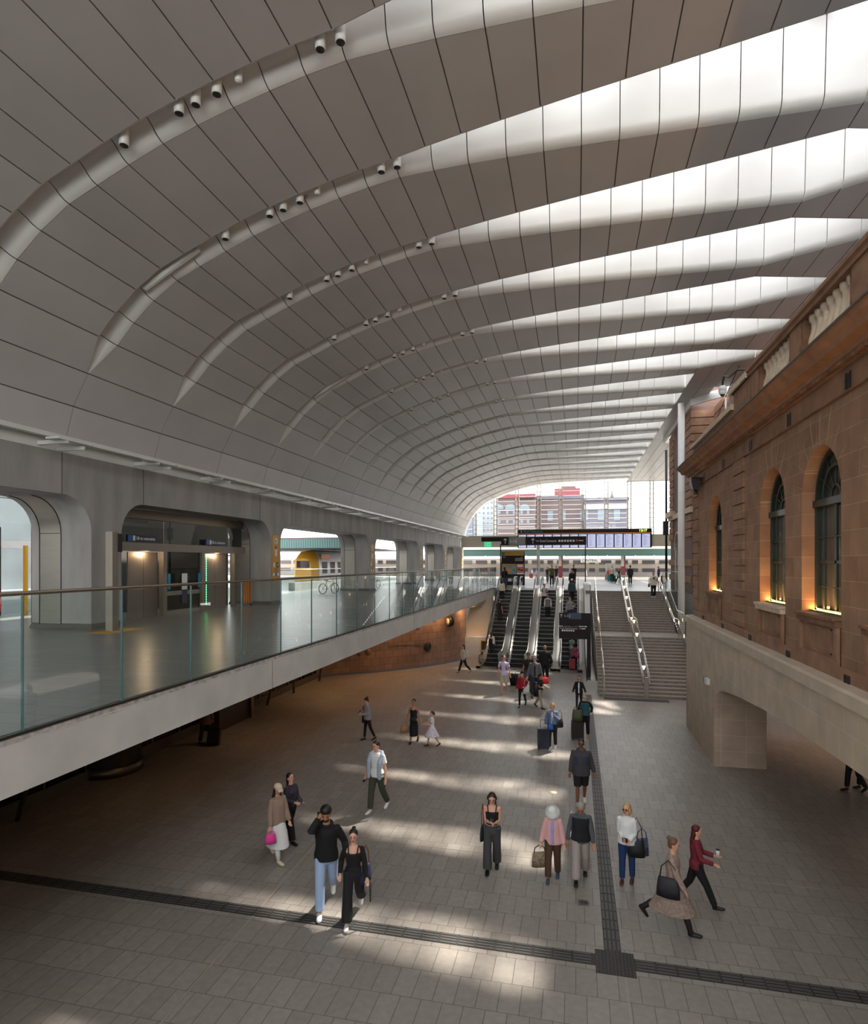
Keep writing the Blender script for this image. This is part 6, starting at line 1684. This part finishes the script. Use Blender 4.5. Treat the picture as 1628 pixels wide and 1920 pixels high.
handbag(Vector((*on_floor(1083,1386),0))+Vector((0,-.05,1.1)),0,(64,68,46),'olive green bag resting on the black suitcase',.4,.42,.22,.12)
(p,h)=FP(1086,1330,1267)
a=person(p,HD(-6),h,'woman in black suit jacket and white shirt wearing sunglasses',(20,20,26),(20,20,24),(20,20,20),'fair','black','long',True,'long','jacket',.84,.024,'leggings',0,(14,-14),(4,14),{-1:(-.3,-.2,.9),1:(.36,-.16,.92)},0,4,inner=(225,225,228),extras=('sunglasses',))
(p,h)=FP(945,1301,1229)
a=person(p,HD(0),h,'man in lilac tee and beige shorts with backpack towing a case',(196,178,212),(176,166,150),(190,130,110),'fair','brown','short',False,'short','plain',.86,.018,'shorts',0,(8,-10),(4,10),{-1:(-.28,-.02,.82),1:(.3,.02,.84)},24,0)
backpack(a,(40,38,42),'dark backpack on the man in the lilac tee')
suitcase((*on_floor(966,1284),0),R(-10),(34,32,36),'dark suitcase towed behind the man in the lilac tee',.62,.42,.26,.3,tilt=R(28))
(p,h)=FP(979,1326,1259)
a=person(p,HD(-8),h,'woman in red cardigan, cap and black leggings',(140,20,34),(18,18,20),(22,22,24),'fair','black','short',True,'long','plain',.92,.018,'leggings',0,(10,-18),(4,24),{-1:(-.28,-.04,.84),1:(.14,-.2,1.04)},-8,0,('cap',(26,26,34)))
handbag(a['W']((.22,-.04,1.05)),a['rz']+R(20),(196,192,190),'pale grey tote of the woman in the red cardigan',.3,.34,.1,.34,name='tote_bag')
(p,h)=FP(1003,1306,1229)
a=person(p,HD(4),h,'tall man in grey jacket over black top with red and white band',(92,92,96),(36,42,58),(26,26,28),'fair','grey','short',False,'long','open',.84,.024,'trousers',.006,(16,-12),(4,14),{-1:(-.3,-.08,.88),1:(.3,-.04,.86)},-6,0,('cap',(90,90,94)),inner=(24,24,30))
handbag(a['hand'][1]+Vector((.1,.08,.05)),R(20),(205,26,40),'bright red duffel bag carried by the man in grey jacket',.42,.3,.26,.05,name='duffel_bag')
handbag(a['hand'][-1]+Vector((-.2,.1,.0)),R(20),(22,22,24),'black travel bag at the left of the man in grey jacket',.5,.3,.26,.08,name='duffel_bag')
(p,h)=FP(991,1298,1224)
a=person(p,HD(10),h,'man in dark cap, black tee and grey shorts behind the grey jacket',(30,30,30),(70,70,72),(26,26,28),'tan','black','short',False,'short','plain',.86,.018,'shorts',0,(8,-8),(4,10),None,0,0,('cap',(60,60,62)))
(p,h)=FP(1013,1328,1263)
a=person(p,HD(60),h,'woman in black tee and beige trousers holding a jacket and phone',(20,20,22),(146,132,118),(22,22,24),'tan','black','pony',True,'short','plain',.94,.014,'trousers',-.004,(14,-16),(4,20),{-1:(-.1,-.3,1.1),1:(.1,-.32,1.08)},0,20)
o=place('jacket_held',[('folded_jacket',MB().tube([(0,0,.25),(0,.02,0),(0,0,-.38)],[(.12,.08),(.15,.1),(.12,.06)],10),M['black'])],a['W']((-.2,.1,1.05)),0,'dark jacket draped over the arm of the woman in beige trousers','jacket')
(p,h)=FP(1022,1277,1210)
a=person(p,HD(0),h,'bald bearded man all in black leaving the third escalator',(22,22,24),(22,22,24),(24,24,24),'tan','black','bald',False,'long','jacket',.8,.03,'trousers',.008,(8,-10),(4,12),{-1:(-.3,-.04,.84),1:(.36,-.08,.9)},-8,0,build=1.1,extras=('beard',))
(p,h)=FP(869,1262,1208)
a=person(p,HD(-64),h,'woman in pale jacket with cream backpack walking left by the tiled wall',(176,170,164),(24,24,26),(120,120,120),'fair','black','long',True,'long','jacket',.86,.024,'trousers',.0,(20,-20),(4,24),None,0,0)
backpack(a,(200,190,170),'cream backpack on the woman by the tiled wall')
# --- people in the dark areas
p=(-13.0,19.6,0);a=person(p,HD(190),1.72,'person in tan coat and jeans pulling a case under the balcony',(122,92,66),(34,40,52),(22,22,22),'tan','brown','short',False,'long','jacket',.7,.04,'trousers',0,(12,-12),(4,14),None,0,0)
suitcase((-12.55,19.35,0),R(20),(18,18,20),'black suitcase trailing the person in tan coat',.6,.42,.28,.35,tilt=R(-35))
x,y=on_floor(487,1306);a=person((x-.3,y+.4,0),HD(60),1.7,'person in dark clothes under the balcony near the far strut',(20,20,22),(20,20,22),(18,18,18),'tan','black','short',False,'long','jacket',.84,.02,'trousers',0,(22,-22),(4,20),None)
for n,(u,v,l) in enumerate(((1601,1484,'person in dark trousers half hidden at the right edge under the arch'),(1624,1480,'second person in dark trousers at the extreme right edge under the arch'))):
    x,y=on_floor(u,v);person((x,y,0),HD(-70),1.72,l,(30,30,34),(22,22,26),(30,28,28),'tan','black','short',bool(n),'long','plain',stride=(12,-10))
# --- escalators
p=esc_pos(0,1104);p=(p[0]-.18,p[1],p[2]);a=person(p,HD(180),1.68,'woman in black top and jeans near the head of the leftmost escalator',(20,20,22),(62,74,98),(30,30,30),'fair','black','long',True,'long','plain',.9,.02,stride=(6,-2),knee=(6,2))
handbag(a['W']((-.2,.02,.98)),a['rz']+R(80),(30,28,28),'dark shoulder bag of the woman near the escalator head',.26,.24,.1,.42)
p=esc_pos(0,1128);p=(p[0]-.2,p[1],p[2]);a=person(p,HD(178),1.66,'woman with long brown hair in cream jacket riding the leftmost escalator',(205,196,180),(28,28,30),(30,30,30),'fair','brown','long',True,'long','jacket',.84,.04,stride=(6,-2),knee=(6,2))
p=esc_pos(0,1168);p=(p[0]-.1,p[1],p[2]);a=person(p,HD(150),1.72,'young man with dark backpack riding the leftmost escalator',(32,30,40),(22,22,24),(215,215,215),'fair','brown','short',False,'short','plain',.86,.02,stride=(4,-2),knee=(4,2))
backpack(a,(26,28,34),'dark backpack of the young man on the leftmost escalator')
p=esc_pos(0,1231);p=(p[0]-.2,p[1],p[2]);a=person(p,HD(165),1.62,'woman with white sleeves and dark bag low on the leftmost escalator',(210,206,200),(36,42,58),(30,30,34),'fair','brown','long',True,'long','plain',.9,.02,stride=(4,-2),knee=(4,2))
backpack(a,(26,24,26),'black backpack of the woman low on the leftmost escalator',z=1.05)
p=esc_pos(2,1140);p=(p[0]-.25,p[1],p[2]);a=person(p,HD(0),1.74,'man in light grey tee and black trousers high on the third escalator',(178,176,180),(26,26,28),(215,215,215),'tan','black','short',False,'short','plain',.86,.02,stride=(4,-2),knee=(4,2))
backpack(a,(30,30,36),'dark backpack of the man in light grey tee on the escalator')
p=esc_pos(2,1160);p=(p[0]+.05,p[1],p[2]);a=person(p,HD(0),1.72,'man in grey-green vest with white sleeves riding down the third escalator',(190,190,194),(20,20,22),(225,225,225),'tan','black','short',False,'long','plain',.86,.02,stride=(4,-2),knee=(4,2),extras=('vest',(104,100,90)))
p=esc_pos(3,1108);p=(p[0]+.1,p[1],p[2]);a=person(p,HD(0),1.6,'woman in black with long dark hair high on the rightmost escalator',(22,22,26),(22,22,24),(26,26,26),'fair','brown','longloose',True,'long','plain',.86,.02,stride=(4,-2),knee=(4,2))
p=esc_pos(3,1130);p=(p[0]+.12,p[1],p[2]);a=person(p,HD(0),1.72,'man in teal jacket with white cap and dark beard on the rightmost escalator',(52,74,80),(24,24,26),(26,26,26),'brown','black','short',False,'long','puffer',.82,.04,bottom='trousers',stride=(4,-2),knee=(4,2),hat=('beanie',(215,215,215)),extras=('beard',))
p=esc_pos(3,1166);p=(p[0]+.0,p[1],p[2]);a=person(p,HD(0),1.7,'man in grey hooded jacket on the rightmost escalator above the black sign',(128,130,128),(34,34,38),(30,30,30),'fair','lightbrown','short',False,'long','jacket',.84,.02,stride=(4,-2),knee=(4,2),hands={-1:(-.25,-.1,.9),1:(.34,-.1,1.1)})
p=esc_pos(3,1178);p=(p[0]+.2,p[1],p[2]);a=person(p,HD(0),1.58,'woman in navy jacket just above the black standing sign',(30,40,66),(28,30,40),(30,30,30),'fair','black','bob',True,'long','jacket',.84,.02,stride=(4,-2),knee=(4,2))
p=esc_pos(3,1240);p=(p[0]+.15,p[1],p[2]);a=person(p,HD(0),1.62,'woman in sea-green top with arms folded below the black sign',(118,146,138),(70,84,104),(40,40,40),'tan','red','short',True,'long','plain',.86,.024,stride=(4,-2),knee=(4,2),hands={-1:(.02,-.2,1.2),1:(.02,-.22,1.34)})
p=esc_pos(3,1252);p=(p[0]+.3,p[1]-.1,p[2]);a=person(p,HD(0),1.5,'dark-haired woman in rose patterned blouse with a red trolley',(140,68,78),(24,22,26),(24,24,24),'dark','black','bob',True,'long','plain',.86,.02,stride=(4,-2),knee=(4,2),hands={-1:(-.16,-.22,.92),1:(.34,-.1,1.05)},topnoise=.3)
handbag(a['W']((.22,-.1,1.05)),a['rz'],(170,20,90),'magenta handbag of the woman with the red trolley',.28,.26,.14,.2)
suitcase((p[0]-.12,p[1]-.5,0.013),0,(150,40,48),'red shopping trolley at the foot of the rightmost escalator',.62,.36,.26,.3)
# --- stairs
def on_stairs(u,v):
    lo,hi=YB,YT+.3
    for _ in range(40):
        m=(lo+hi)/2;X=(u-1080)/F*m*CT*CT+0;t=(u-814.)/F;X=m*(t*CT-ST)/(CT+t*ST);zc=m*CT-X*ST;vv=1055-F*(stair_z(m)-H)/zc
        if vv>v: lo=m
        else: hi=m
    return X,lo,stair_z(lo)
x,y,z=on_stairs(1226,1122)
q=math.ceil(z/RS)*RS
a=person((x,y+.12,q),HD(0),1.74,'man in white printed tee and black trousers coming down the stairs',(200,196,188),(22,22,24),(200,200,200),'fair','black','short',False,'short','plain',.84,.03,stride=(8,-6),knee=(6,10))
place('tee_print',[('green_print',MB().box(-.07,-.01,-.16,.07,0,.12),cm((96,110,60)))],a['W']((0,-.165,1.22)),a['rz'],'green and tan print on the white tee of the man on the stairs','print') if False else MB().box(-.06,-.168,1.22+.03,.06,-.16,1.42).build('print',cm((96,110,60)),a['root'])
handbag(a['W']((-.3,.02,.98)),a['rz']+R(80),(40,38,40),'dark shoulder bag of the man in printed tee on the stairs',.26,.26,.12,.44)
# --- upper concourse
UPL=[((1035,1099,1059),0,'man in olive green tee standing at the head of the third escalator',dict(top=(70,86,48),bot=(30,30,34),sleeves='short')),
((1076,1099,1057),0,'man in black jacket looking at his phone at the escalator head',dict(top=(26,26,30),bot=(30,30,34),hands={-1:(-.05,-.26,1.15),1:(.06,-.26,1.12)},headpitch=20)),
((1027,1092,1063),20,'young person in patterned top and jeans behind the man in green',dict(top=(70,60,50),bot=(84,100,122),sleeves='short',topnoise=.5)),
((1043,1093,1061),-40,'young person in dark clothes stepping right behind the man in green',dict(top=(40,40,48),bot=(44,40,44))),
((1008,1092,1063),160,'woman in white top and red skirt beside the white square post',dict(top=(214,206,200),bot=(130,50,56),female=True,bottom='skirt',skirt=(.45,.06),hair='brown',hairstyle='long')),
((998,1084,1066),90,'person in pale blue top with a bag at the left of the white post',dict(top=(150,160,200),bot=(40,40,50),female=True)),
((1148,1091,1061),-20,'man in pale shirt with large backpack beside a teal suitcase',dict(top=(190,190,186),bot=(44,40,40))),
((1161,1094,1064),-70,'woman in black with green bag hurrying left across the platform',dict(top=(30,30,32),bot=(30,30,32),female=True,hair='grey',stride=(26,-26))),
((1182,1096,1060),180,'man in dark jacket with his back turned near the maroon post',dict(top=(44,44,48),bot=(40,38,42))),
((1235,1091,1062),60,'person in purple top near the right glass balustrade',dict(top=(70,56,96),bot=(30,30,36),female=True,hair='grey')),
((1141,1088,1065),0,'child in orange top beside the man with the backpack',dict(top=(205,80,50),bot=(40,40,44),female=True)),
((867,1082,1058),0,'person with dark hair behind the far end of the glass balustrade',dict(top=(40,36,36),bot=(30,30,30),female=True))]
for (u,v,hd_),ang,l,kw in UPL:
    (p,h)=FP(u,v,hd_,UP);kw.setdefault('stride',(8,-8));kw.setdefault('knee',(4,8))
    a=person(p,HD(ang),min(1.85,max(1.2,h)),l,**kw)
    if 'large backpack' in l: backpack(a,(150,140,120),'large khaki backpack of the man beside the teal suitcase')
    if 'green bag' in l: handbag(a['W']((.2,-.1,1.1)),a['rz'],(20,130,70),'bright green bag of the woman hurrying left',.4,.4,.1,.1)
x,y=on_floor(1144,1090,UP);suitcase((x,y,UP),0,(14,140,150),'bright teal suitcase standing on the upper concourse',.72,.5,.3,.1)
x,y=on_floor(1138,1088,UP);suitcase((x,y,UP),0,(150,150,140),'pale grey suitcase left of the teal suitcase',.72,.4,.3,.1)
x,y=on_floor(1152,1090,UP);suitcase((x,y,UP),R(20),(44,42,42),'dark duffel case leaning right of the teal suitcase',.62,.4,.3,.1,tilt=R(-25))
(p,h)=FP(996,1084,None,UP);suitcase(p,0,(150,60,50),'small dark red suitcase by the person in pale blue top',.6,.4,.28,.2)
